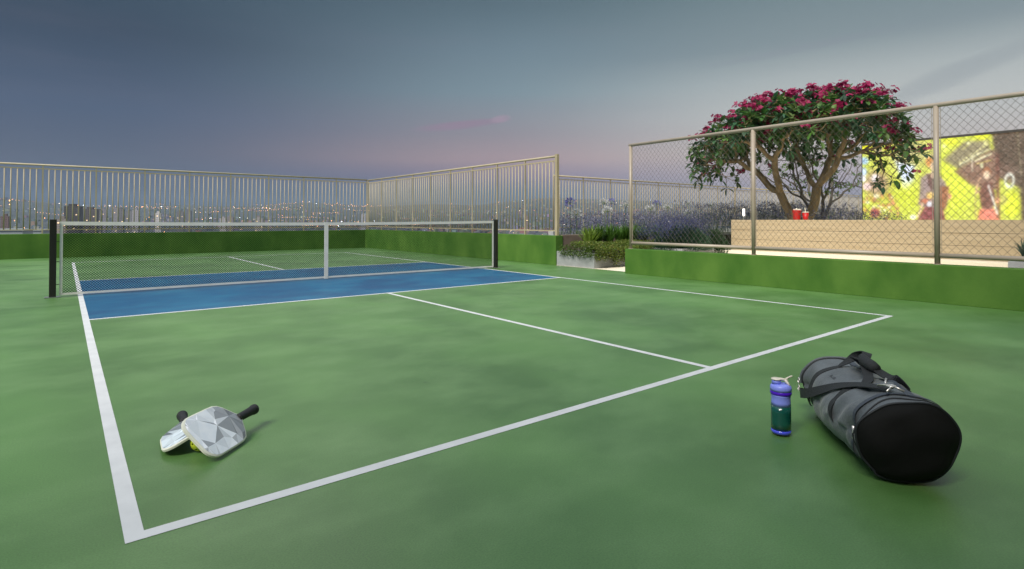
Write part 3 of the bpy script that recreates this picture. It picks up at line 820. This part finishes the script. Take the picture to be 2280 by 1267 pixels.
def leaf(mb, base, d, up, L, W, c, droop=.25, fold=.25):
    d = d.normalized(); s_ = d.cross(up)
    s_ = s_.normalized() if s_.length > 1e-4 else d.orthogonal().normalized(); nn = s_.cross(d)
    P = []
    for f, w in ((.04, .12), (.35, .85), (.68, .95), (.9, .45)):
        c0 = base+d*L*f-nn*L*droop*f*f
        P += [c0-s_*W*.5*w+nn*W*fold*w*.5, c0, c0+s_*W*.5*w+nn*W*fold*w*.5]
    P.append(base+d*L-nn*L*droop)
    fs = []
    for i in range(3):
        fs += [(i*3, i*3+1, i*3+4, i*3+3), (i*3+1, i*3+2, i*3+5, i*3+4)]
    fs += [(9, 10, 12), (10, 11, 12)]
    mb.add(P, fs, c)
def quadleaf(mb, base, d, s_, L, W, c):
    mb.add([base, base+d*L*.5-s_*W*.5, base+d*L, base+d*L*.5+s_*W*.5], [(0, 1, 2, 3)], c)
def rv(rng): 
    while True:
        v = Vector((rng.uniform(-1, 1), rng.uniform(-1, 1), rng.uniform(-1, 1)))
        if .05 < v.length < 1: return v.normalized()

def tree(name, label, base, tips, bark, trunk_r, rng, limbs, leafL, leafW, nleaf, cols, flower=None, r_tip=.0078):
    """tips: crown points; limbs: branches grow by splitting the tips into clusters"""
    t = thing(name, label, 'tree', base)
    mb = MB(); base = Vector(base)
    Lm = MB(); Fm = MB()
    tips = [Vector(p)-base for p in tips]
    tipdirs = []
    tips_mid = min(p.z for p in tips)*.55+max(p.z for p in tips)*.45
    def rad(n): return r_tip*(n**.435)
    def seg(p, q, ra, rb, bend):
        n = 5; P = []; Rr = []
        o_ = rv(rng)*(q-p).length*.06
        for i in range(n+1):
            f = i/n; P.append(p.lerp(q, f)+bend*math.sin(math.pi*f)+o_*math.sin(math.pi*f*2)); Rr.append(ra+(rb-ra)*f)
        mb.tube(P, Rr, 8 if ra > .02 else 5, cap=False)
    def grow(p, T, depth, dirn):
        if len(T) == 1:
            q = T[0]; d = (q-p); seg(p, q, rad(1)*1.15, rad(1)*.8, Vector((0, 0, -.08*d.length))); tipdirs.append((q, (d.normalized()+Vector((0, 0, .8))).normalized())); return
        k = 2 if len(T) < 40 or rng.random() < .6 else 3
        if depth == 0 and limbs: k = limbs
        cs = rng.sample(T, min(k, len(T)))
        for _ in range(6):
            G = [[] for _ in cs]
            for q in T: G[min(range(len(cs)), key=lambda i: (q-cs[i]).length_squared)].append(q)
            cs = [sum(g, Vector())/len(g) if g else c for g, c in zip(G, cs)]
        for g in G:
            if not g: continue
            c = sum(g, Vector())/len(g)
            if len(g) == 1: grow(p, g, depth+1, dirn); continue
            d = c-p; f = .5 if depth == 0 else .46
            q = p+d*f; q.z += -.05*d.length if depth == 0 else 0
            if depth == 0: q = p+d*.42
            seg(p, q, min(rad(len(g))*1.08, rad(len(T))), rad(len(g))*.95, Vector((0, 0, -.04*d.length)))
            grow(q, g, depth+1, d.normalized())
    fork = Vector((0, 0, trunk_r[1]))
    mb.tube([(0, 0, -.02), (.0, 0, trunk_r[1]*.5), fork], [trunk_r[0]*1.25, trunk_r[0], trunk_r[0]*.95], 10)
    grow(fork, tips, 0, Vector((0, 0, 1)))
    mb.build('trunk', bark, t, True)
    for q, d in tipdirs:
        k = rng.randint(*nleaf) if q.z > tips_mid else rng.randint(4, 7)
        a0 = rng.uniform(0, 6.28)
        u = d.orthogonal().normalized(); w = d.cross(u)
        cc = rng.choice(cols); br = rng.uniform(.75, 1.25)
        for i in range(k):
            a = a0+i*2.399; el = rng.uniform(-.15, .75)
            dd = (u*math.cos(a)+w*math.sin(a))*math.cos(el)+d*math.sin(el)
            s_ = rng.uniform(.7, 1.15)
            c = tuple(x*br*rng.uniform(.8, 1.2) for x in cc)
            leaf(Lm, q-d*rng.uniform(0, .10), dd, Vector((0, 0, 1)), leafL*s_, leafW*s_, c, rng.uniform(.1, .4))
        if flower: flower(Fm, q, d, rng)
    Lm.build('foliage', M['leaf'], t, attr='Col')
    if flower: Fm.build('blossoms', M['petal'], t, attr='Col')
    return t
rng = random.Random(21)
# crown envelope of the big tree, as seen: x along the picture plane (right vector), z, and depth
TB = Vector((13.05, 3.95, 0))
rvv = Vector((RV[0], RV[1], 0)); fvv = Vector((FV[0], FV[1], 0)); 
vr = (TB-Vector((-.1456, -1.9564, 0))).normalized(); side = Vector((vr.y, -vr.x, 0))
tips = []
def dome(u):   # top height of the crown over lateral position u (m)
    xs = [-2.7, -2.45, -2.1, -1.6, -1.1, -.6, 0, .6, 1.2, 1.55, 1.8, 2.1, 2.35]
    zs = [2.2, 2.6, 2.95, 3.35, 3.58, 3.70, 3.72, 3.72, 3.72, 3.70, 3.25, 2.9, 2.3]
    return float(np.interp(u, xs, zs))
tries = 0
pts_acc = []
while len(tips) < 620 and tries < 60000:
    tries += 1
    u = rng.uniform(-2.65, 2.25); v = rng.uniform(-2.2, 2.2)
    q = math.hypot((u+.2)/2.6, v/2.2)
    if q > 1: continue
    top = 2.05+(dome(u)-2.05)*math.sqrt(max(0, 1-(v/2.35)**2*.75))
    depthz = rng.random()**1.9*(.85 if q < .8 else .85)
    z = top-depthz
    lowlim = 1.75+.65*(1-q)
    if z < lowlim: continue
    p = TB+side*(u*.94-.04)+vr*v; p.z = z
    if any((p-o_).length < .165 for o_ in tips): continue
    tips.append(p)
for _ in range(26):
    u = rng.uniform(1.3, 2.15) if rng.random() < .6 else rng.uniform(-2.4, -1.3); v = rng.uniform(-1.2, .8)
    p = TB+side*u+vr*v; p.z = rng.uniform(1.5, 2.4) if u > 0 else rng.uniform(1.7, 2.3); tips.append(p)
def pink(Fm, q, d, rng):
    topn = (q.z-2.4)/1.3
    pr = .14+1.1*max(0, topn)
    if rng.random() > pr: return
    k = rng.randint(6, 11); c0 = q+d*.10
    for i in range(k):
        o_ = rv(rng); o_.z = abs(o_.z)*.8+.1
        c = c0+o_*rng.uniform(.03, .13)
        nd = (o_+d*.6+rv(rng)*.4).normalized(); u = nd.orthogonal().normalized(); w = nd.cross(u)
        a0 = rng.uniform(0, 6.28); br = rng.uniform(.6, 1.15)
        for j in range(5):
            a = a0+j*2*math.pi/5; dd = u*math.cos(a)+w*math.sin(a); ss = nd.cross(dd)
            L = rng.uniform(.042, .06)
            cc = (.38*br, .012*br, .10*br)
            Fm.add([c, c+dd*L*.55-ss*L*.34+nd*.012, c+dd*L+nd*.016, c+dd*L*.55+ss*L*.34+nd*.012], [(0, 1, 2, 3)], cc)
greens = [(.055, .135, .036), (.05, .125, .055), (.08, .17, .04), (.04, .10, .05), (.11, .20, .05)]
tree('frangipani_tree', 'wide umbrella shaped tree with pink blossoms behind the bench', TB, tips, M['bark'], (.15, .62), rng, 2, .20, .09, (9, 13), greens, pink)
# second tree behind
T2 = Vector((16.3, 4.95, 0)); rng = random.Random(8); tips = []
while len(tips) < 150:
    a = rng.uniform(0, 6.28); r_ = math.sqrt(rng.random())*1.9; z = rng.uniform(1.5, 2.9)
    p = T2+Vector((r_*math.cos(a), r_*math.sin(a), 0)); p.z = z+.2*rng.random()
    if p.x > 15.7 and p.y < 4.1: continue
    if r_ > 1.95-.5*abs(z-2.1): continue
    tips.append(p)
tree('small_tree', 'smaller grey stemmed leafy tree left of the screen behind the umbrella tree', T2, tips, M['bark2'], (.10, .8), rng, 4, .10, .05, (14, 20), [(.11, .20, .045), (.09, .17, .04), (.15, .25, .05)], None, .009)

def strap_clump(name, label, loc, h, n, rng, c0, spread=.5, group=None, wd=.028):
    mb = MB()
    for i in range(n):
        a = rng.uniform(0, 6.28); out = rng.uniform(.15, 1)*spread; L = h*rng.uniform(.75, 1.1)
        b = Vector((rng.uniform(-.05, .05), rng.uniform(-.05, .05), 0)); dirn = Vector((math.cos(a), math.sin(a), 0)); s_ = Vector((-dirn.y, dirn.x, 0))
        br = rng.uniform(.6, 1.35); c = tuple(x*br for x in c0)
        P = []; K = 6
        for k in range(K+1):
            f = k/K; p = b+dirn*out*h*f**1.7+Vector((0, 0, L*(f-.38*out*f**3)))
            w = wd*(.6+.8*f)*(1-f**3); P += [p-s_*w*.5, p+s_*w*.5]
        mb.add(P, [(2*k, 2*k+1, 2*k+3, 2*k+2) for k in range(K)], c)
    o = mb.build(name, M['leaf'], attr='Col'); o.location = loc
    return tag(o, label, 'plant', group)
rng = random.Random(5)
strap_clump('strap_leaf_plant', 'bright lime green spiky plant at the near end of the long planter', (8.12, 5.95, .25), .62, 70, rng, (.20, .30, .04), .62)
for i in range(11):
    strap_clump('strap_leaf_plant', 'dark green strap leaved plant in the row behind the ground cover', (8.45+i*.215+rng.uniform(-.03, .03), 6.08+rng.uniform(-.1, .12), .28), .58, 80, rng, (.07, .16, .02), .6, group='dark strap leaved plants in the long planter')
strap_clump('spiky_plant', 'blue green spiky plant in the small box at the right edge', (10.05, -.35, .33), .36, 90, rng, (.05, .10, .07), .8, wd=.014)
# trailing ground cover
def cover():
    rng = random.Random(9); mb = MB(); x0, x1 = XW-.06, 10.6
    for _ in range(24000):
        x = rng.uniform(x0, x1); 
        q = rng.random()
        if q < .55: y = rng.uniform(5.33, 6.0); z = .31+.17*min(1, (y-5.22)/.25)*rng.uniform(.4, 1)+.05*math.sin(x*5)*.5
        else:
            y = 5.40-rng.uniform(0, .13); hang = .16+.05*math.sin(x*7)+.04*math.sin(x*17); z = .40-rng.random()**.8*(hang+.12)*rng.uniform(.6, 1.15)
        if y < 5.41 and x < XW+.0: continue
        d = rv(rng); d.z = abs(d.z)*.6; s_ = rv(rng)
        br = rng.uniform(.5, 1.5); 
        c = (.11*br, .17*br, .022*br) if rng.random() < .75 else (.20*br, .20*br, .04*br)
        quadleaf(mb, Vector((x, y, z)), d, s_, rng.uniform(.025, .05), rng.uniform(.012, .022), c)
    for _ in range(900):
        x = XW+.03-rng.uniform(0, .08); y = rng.uniform(5.4, 6.3); z = .42-rng.random()*.2; br = rng.uniform(.5, 1.5)
        quadleaf(mb, Vector((x, y, z)), rv(rng), rv(rng), .045, .02, (.075*br, .125*br, .018*br))
    tag(mb.build('ground_cover', M['leaf'], attr='Col'), kind='stuff', cat='ground cover', label='small leaved trailing ground cover spilling over the concrete planter')
cover()
# blue flower masses
def flowers(name, label, regions, n, seed, h_soil):
    rng = random.Random(seed); mb = MB()
    for (x0, x1, y0, y1, zl, zt, nn) in regions:
        for _ in range(nn):
            x = rng.uniform(x0, x1); y = rng.uniform(y0, y1)
            if (y-6.5)*2.8 > (x-7.95)*3.3: continue
            if x < 12.75 and y < 5.35 and zt > 1.2: continue
            hh = zt-rng.random()**1.3*(zt-zl)
            hh += .06*math.sin(x*2.3)+.05*math.sin(y*3.1+x)
            if rng.random() < .35:
                br = rng.uniform(.5, 1.3); d = Vector((rng.uniform(-.3, .3), rng.uniform(-.3, .3), 1)).normalized()
                quadleaf(mb, Vector((x, y, max(zl-.3, hh-rng.uniform(.2, .5)))), d, rv(rng), rng.uniform(.12, .3), .012, (.05*br, .10*br, .04*br))
            else:
                br = rng.uniform(.45, 1.25); k_ = rng.random(); c = (.10*br, .105*br, .21*br) if k_ < .68 else ((.24*br, .23*br, .34*br) if k_ < .92 else (.5*br, .5*br, .5*br))
                for k in range(5):
                    o_ = rv(rng)*.035
                    quadleaf(mb, Vector((x, y, hh))+o_, rv(rng), rv(rng), .030, .02, c)
    return tag(mb.build(name, M['petal'], attr='Col'), label, 'flowers', kind='stuff')
flowers('flower_bed', 'mass of small blue violet flowers in front of the far railing',
        [(8.0, 11, 6.7, 8.6, .6, .95, 1800), (10.4, 17, 6.5, 9.3, .65, 1.08, 5200), (11.95, 17.5, 4.3, 6.8, .85, 1.34, 5600), (12, 15.5, 2.5, 4.4, .8, 1.1, 1500), (10.7, 12.6, 5.95, 6.58, .35, 1.0, 1100)], 0, 3, .5)
MB().add([(8.1, 6.62, .5), (18, 6.62, .5), (18, 9.68, .5), (10.7, 9.68, .5), (8.1, 6.62, .003), (18, 6.62, .003), (18, 9.68, .003), (10.7, 9.68, .003)], [(0, 1, 2, 3), (7, 6, 5, 4), (0, 4, 5, 1), (1, 5, 6, 2), (2, 6, 7, 3), (3, 7, 4, 0)]).build('soil_bed', mat('bed_soil', (.04, .035, .02), .95), None)
tag(bpy.data.objects['soil_bed'], 'raised dark soil bed under the blue flowers', 'flower bed')
def bush():
    t = thing('lavender_bush', 'dark green bush with deep blue flowers left of the timber bench', 'bush', (9.92, 5.0, .31))
    rng = random.Random(12); lf = MB(); fl = MB()
    for _ in range(5200):
        a = rng.uniform(0, 6.28); el = math.asin(rng.random()); r_ = rng.uniform(.55, 1)**.6
        p = Vector((math.cos(a)*math.cos(el)*.68*r_, math.sin(a)*math.cos(el)*.48*r_, math.sin(el)*.46*r_-.03)); d = (p.normalized()+rv(rng)*.5+Vector((0, 0, .5))).normalized(); br = rng.uniform(.4, 1.3)
        quadleaf(lf, p, d, rv(rng), rng.uniform(.07, .16), .014, (.03*br, .085*br, .04*br))
    for _ in range(1700):
        x = rng.uniform(-.85, .72); y = rng.uniform(-.3, .6)
        p = Vector((x, y, rng.triangular(.22, .80, .5)*(1-.25*abs(x)))); br = rng.uniform(.4, 1.2)
        for k in range(4): quadleaf(fl, p+rv(rng)*.03, rv(rng), rv(rng), .026, .016, (.07*br, .08*br, .20*br))
    lf.build('foliage', M['leaf'], t, attr='Col'); fl.build('flowers', M['petal'], t, attr='Col')
bush()
sb = thing('low_shrub', 'small dark green shrub tucked against the left end of the timber bench', 'shrub', (11.0, 5.0, .004))
rng = random.Random(44); lf = MB()
for _ in range(3600):
    a = rng.uniform(0, 6.28); el = math.asin(rng.random()); r_ = rng.uniform(.3, 1)**.5
    p = Vector((math.cos(a)*math.cos(el)*.42*r_, math.sin(a)*math.cos(el)*.40*r_, math.sin(el)*.68*r_)); d = (p.normalized()+rv(rng)*.6+Vector((0, 0, .6))).normalized(); br = rng.uniform(.35, 1.2)
    quadleaf(lf, p, d, rv(rng), rng.uniform(.06, .13), .016, (.035*br, .08*br, .03*br))
lf.build('foliage', M['leaf'], sb, attr='Col')
MB().tube([(0, 0, 0), (.02, .01, .3), (.0, .03, .5)], [.015, .01, .006], 6).build('stem', M['bark2'], sb)
def agapanthus(label, loc, h, rng, white, group=None):
    t = thing('agapanthus', label, 'flower', loc, 0, group); c = (.62, .62, .62) if white else (.22, .22, .52)
    MB().tube([(0, 0, 0), (.01, .005, h*.5), (.0, .0, h)], .006, 5).build('stem', M['stem'], t)
    mb = MB()
    for i in range(46):
        d = rv(rng); d.z = d.z*.7+.3; d.normalize(); p = Vector((0, 0, h)); 
        s_ = d.orthogonal().normalized()
        mb.add([p-s_*.0025, p+s_*.0025, p+d*.09+s_*.0025, p+d*.09-s_*.0025], [(0, 1, 2, 3)], (.2, .25, .12))
        for k in range(3):
            e = (d+rv(rng)*.6).normalized(); br = rng.uniform(.7, 1.2); quadleaf(mb, p+d*.085, e, rv(rng), .065, .026, tuple(x*br for x in c))
    mb.build('flower_head', M['petal'], t, attr='Col')
M['stem'] = mat('stem', (.08, .13, .04), .6)
rng = random.Random(14)
def at(u, v, Y):    # ground measure: picture column and height turned once into metres on the plane y=Y
    r_ = (u-1141.6)/1253.8; dx = FV[0]+RV[0]*r_; dy = FV[1]+RV[1]*r_; k = (Y+1.9564)/dy
    return (-.1456+dx*k, Y, .9267-(v-489)/1253.8*k)
for (u, v, Y, wh, lb) in ((1270, 452, 7.0, 0, 'pale blue umbel on a tall stem nearest the railing end post'), (1283, 477, 6.9, 1, 'small low white umbel above the lime green plant'), (1346, 452, 7.2, 1, 'tall white umbel in front of the far railing left of the chain link fence'),
                          (1352, 471, 6.8, 1, 'low drooping white umbel left of the chain link corner post'), (1393, 458, 7.0, 1, 'bright white umbel touching the chain link corner post'), (1361, 452, 7.8, 0, 'dark blue umbel between two white ones'),
                          (1448, 466, 7.2, 1, 'white umbel first to the right of the corner post'), (1487, 462, 7.6, 1, 'round pale umbel midway along the first mesh bay'), (1462, 455, 8.0, 0, 'blue umbel between two white umbels behind the mesh'), (1532, 454, 7.8, 1, 'small white umbel highest above the violet mass'),
                          (1533, 474, 7.4, 1, 'faint low white umbel behind the mesh near the dark bush'), (1584, 458, 7.4, 1, 'white umbel above the dark bush'), (1700, 482, 5.4, 1, 'white umbel just above the bench end'), (1722, 484, 5.2, 1, 'second white umbel beside it above the bench')):
    x, y, z = at(u, v, Y); agapanthus(lb, (x, y, .5), max(.3, z-.5), rng, wh)
# bollard lamp among the flowers
x, y, z = at(1656, 472, 5.1)
t = thing('bollard_lamp', 'small lit white lamp on a post among the violet flowers', 'lamp', (x, y, 0))
MB().tube([(0, 0, 0), (0, 0, z-.085)], .018, 10).build('post', M['steel'], t, True)
MB().tube([(0, 0, z-.084), (0, 0, z+.075)], .026, 14).build('lamp_tube', emit('lamp_glow', (1, .95, .85), 3), t, True)
MB().tube([(0, 0, z+.076), (0, 0, z+.086)], .028, 14).build('cap', M['steel'], t, True)

# ------------------------------------------------------------------ city below
CX, CY = cam_ob.location.x, cam_ob.location.y
def hgt(az, r):      # az from the view axis
    s_ = min(max((r-1200)/5600, 0), 1); s_ = s_*s_*(3-2*s_)
    ridge = 175+45*math.sin(az*5+.7)+22*math.sin(az*13)+10*math.sin(az*31)
    ridge *= 1.0 if az < .1 else max(.35, 1-(az-.1)*1.2)
    bumps = 12*math.sin(r*.004+az*9)+8*math.sin(r*.009-az*17)
    return -82+s_*(82+ridge)+bumps*min(1, r/2500)
def wp(az, r, z=None):
    a = YAW+az; return Vector((CX+math.sin(a)*r, CY+math.cos(a)*r, hgt(az, r) if z is None else z))
mb = MB(); na, nr = 140, 90
azs = [R(-62)+R(124)*i/na for i in range(na+1)]; rs_ = [60*(7600/60)**(j/nr) for j in range(nr+1)]
vs = [wp(a, r) for r in rs_ for a in azs]; fs = [(j*(na+1)+i, j*(na+1)+i+1, (j+1)*(na+1)+i+1, (j+1)*(na+1)+i) for j in range(nr) for i in range(na)]
mb.add(vs, fs)
struct(mb.build('terrain', mat('city_ground', (.030, .036, .032), .95, var=(.05, .05, .048), nscale=.01, detail=8), smooth=True))
rng = random.Random(31)
mb = MB()
pal = [(.20, .18, .17), (.14, .14, .15), (.26, .22, .20), (.10, .09, .09), (.22, .15, .11), (.30, .29, .28)]
for _ in range(5200):
    az = R(rng.uniform(-46, 22)); r = 320*(5200/320)**rng.random(); p = wp(az, r)
    w, d, h = rng.uniform(9, 26), rng.uniform(9, 22), rng.uniform(4, 13)*(1.8 if rng.random() < .1 else 1)
    c = tuple(x*rng.uniform(.6, 1.2) for x in rng.choice(pal)); a = rng.uniform(0, 1.57); ca, sa = math.cos(a), math.sin(a)
    B = [(-w/2, -d/2), (w/2, -d/2), (w/2, d/2), (-w/2, d/2)]; P = [(p.x+x*ca-y*sa, p.y+x*sa+y*ca, p.z-3) for x, y in B]+[(p.x+x*ca-y*sa, p.y+x*sa+y*ca, p.z+h) for x, y in B]
    mb.add(P, [(4, 5, 6, 7), (0, 1, 5, 4), (1, 2, 6, 5), (2, 3, 7, 6), (3, 0, 4, 7)], c)
tag(mb.build('low_rise_city', mat('city_walls', (1, 1, 1), .9, attr='Col'), attr='Col'), 'sprawl of small low buildings spread over the valley and hills', 'buildings', kind='stuff')
mb = MB()
def lamp(p, s_, c): mb.add([p+Vector((s_, 0, 0)), p+Vector((0, s_, 0)), p-Vector((s_, 0, 0)), p-Vector((0, s_, 0)), p+Vector((0, 0, s_)), p-Vector((0, 0, s_))], [(0, 1, 4), (1, 2, 4), (2, 3, 4), (3, 0, 4), (1, 0, 5), (2, 1, 5), (3, 2, 5), (0, 3, 5)], c)
for _ in range(1500):
    az = R(rng.uniform(-46, 16))
    if az > -.24 and rng.random() < .65: continue
    r = 500*(6400/500)**(rng.random()**.8); p = wp(az, r); p.z += rng.uniform(6, 16)
    k = rng.random(); c = (1.0, .42, .14) if k < .6 else ((1, .85, .65) if k < .85 else (.8, .9, 1))
    b = rng.uniform(.25, 1)**2*5; lamp(p, r*.00042*rng.uniform(.6, 1.25), tuple(x*b for x in c))
for _ in range(34):       # lit roads
    az = R(rng.uniform(-45, -10)); r = rng.uniform(2200, 6300); n = rng.randint(8, 26); sl = rng.uniform(-.3, .3)
    for i in range(n):
        a2 = az+i*.0032; r2 = r*(1+sl*i*.004); p = wp(a2, r2); p.z += 9; b = rng.uniform(1, 3); lamp(p, r*.00036*rng.uniform(.6, 1.2), (1.0*b, .45*b, .18*b))
tag(mb.build('city_lights', emit('street_lights', (1, 1, 1), 3.5, 'Col', sample=False), attr='Col'), 'countless orange and white lights scattered over the distant city', 'city lights', kind='stuff')
# towers one can tell apart: photo column, width, roof row, distance, colour, label
def towermat(c):
    m = bpy.data.materials.new('tower_facade'); m.use_nodes = True; t = m.node_tree; b = t.nodes['Principled BSDF']; b.inputs['Roughness'].default_value = .7
    g = t.nodes.new('ShaderNodeTexCoord'); mp = t.nodes.new('ShaderNodeMapping'); mp.inputs['Rotation'].default_value = (R(90), 0, 0); t.links.new(g.outputs['Object'], mp.inputs[0])
    br = t.nodes.new('ShaderNodeTexBrick'); br.offset = 0; t.links.new(mp.outputs[0], br.inputs[0])
    br.inputs['Color1'].default_value = tuple(x*.45 for x in c)+(1,); br.inputs['Color2'].default_value = tuple(x*.6 for x in c)+(1,); br.inputs['Mortar'].default_value = tuple(c)+(1,)
    br.inputs['Scale'].default_value = 1; br.inputs['Brick Width'].default_value = 3.4; br.inputs['Row Height'].default_value = 3.1; br.inputs['Mortar Size'].default_value = .85
    t.links.new(br.outputs[0], b.inputs['Base Color']); return m
glowm = emit('lit_window', (1, .72, .4), 1.8, sample=False)
TW = [(160, 29, 454, 900, (.055, .048, .045), 'widest dark brown tower block left of the net corner'), (200, 24, 461, 1000, (.10, .08, .075), 'brownish tower right of the widest dark one'),
      (219, 10, 465, 1050, (.16, .15, .15), 'slim grey tower beside the brownish one'), (230, 10, 463, 1200, (.24, .22, .25), 'slim lilac grey tower'), (256, 12, 460, 1150, (.27, .25, .27), 'light tower with a flat roof between two grey ones'),
      (268, 11, 462, 1100, (.17, .16, .17), 'mid grey tower touching the light flat roofed one'), (287, 12, 467, 1300, (.21, .2, .21), 'grey tower left of the pale double tower'), (301, 12, 464, 1000, (.36, .34, .37), 'pale tower rising over the left part of the net'),
      (352, 11, 470, 1000, (.55, .52, .52), 'brightest white tower above the net tape'), (137, 19, 481, 700, (.26, .22, .19), 'low beige block just left of the dark brown tower'), (401, 13, 468, 1500, (.17, .16, .17), 'dim tower near the row of yellow lights'),
      (420, 9, 466, 1600, (.17, .16, .18), 'dim thin tower right of the row of yellow lights'), (496, 13, 482, 1200, (.40, .37, .38), 'short white tower right of the middle of the left net half'), (512, 13, 480, 1500, (.22, .19, .19), 'brown grey tower next to the short white one'),
      (576, 16, 483, 1300, (.30, .27, .26), 'low pale block left of the net strap'), (650, 18, 484, 2000, (.15, .15, .16), 'low dark block further toward the net strap'), (809, 10, 474, 1500, (.33, .33, .37), 'pale tower just left of the railing corner'),
      (10, 14, 476, 800, (.16, .10, .09), 'reddish block at the left edge'), (1172, 8, 478, 1300, (.2, .15, .14), 'brown block behind the railing end'), (1140, 9, 482, 1500, (.15, .15, .17), 'dark block behind the side railing')]
for u, wpx, v, D, c, lb in TW:
    az = math.atan((u-1141.6)/1253.8); dist = D; r_ = D/math.cos(az)
    w = wpx/1253.8*D; zt = .93-(v-489)/1253.8*D; zb = hgt(az, r_)-4; p = wp(az, r_, 0)
    t = thing('tower_block', lb, 'building', (p.x, p.y, zb), -YAW-az*.6); H = zt-zb; dp = max(10, w*.8)
    MB().box(-w/2, w/2, 0, dp, 0, H-3.5).build('facade', towermat(c), t)
    MB().box(-w*.28, w*.2, dp*.25, dp*.7, H-3.5, H).build('roof_house', mat('tower_roof', tuple(x*.8 for x in c), .9), t)
    for _ in range(rng.randint(2, 5)):
        x = rng.uniform(-w*.42, w*.36); z = H-6-rng.random()*min(60, H-12); MB().box(x, x+1.8, -.25, -.02, z, z+1.5).build('lit_window', glowm, t)
# near rooftops just below the parapet at the left
for u, D, w, c, lb in ((14, 260, 12, (.3, .33, .34), 'pale roof seen under the railing at the left edge'), (68, 300, 10, (.3, .33, .34), 'second pale roof under the railing left of the net post'), (36, 330, 14, (.2, .08, .05), 'low block with lit roof edge between the two pale roofs')):
    az = math.atan((u-1141.6)/1253.8); r_ = D/math.cos(az); p = wp(az, r_, 0); zt = .93-(514-489)/1253.8*D
    t = thing('rooftop_block', lb, 'building', (p.x, p.y, -86), -YAW-az*.6)
    MB().box(-w/2, w/2, 0, 14, 0, zt+86).build('walls', mat('block', c, .9), t); MB().box(-w/2-.4, w/2+.4, -.4, 14.4, zt+86.01, zt+86.8).build('roof', mat('block_roof', tuple(x*1.2 for x in c), .9), t)

# ------------------------------------------------------------------ haze
hz = bpy.data.materials.new('haze_air'); hz.use_nodes = True; ht = hz.node_tree; ht.nodes.clear()
ho = ht.nodes.new('ShaderNodeOutputMaterial'); hv = ht.nodes.new('ShaderNodeVolumePrincipled')
hv.inputs['Color'].default_value = (.36, .46, .60, 1); hv.inputs['Density'].default_value = .00013; hv.inputs['Anisotropy'].default_value = 0
ht.links.new(hv.outputs[0], ho.inputs['Volume'])
o = MB().box(-8200, 8200, -8200, 8200, -110, 290).build('haze', hz); tag(o, 'thin blue evening haze over the city', 'haze', kind='stuff')
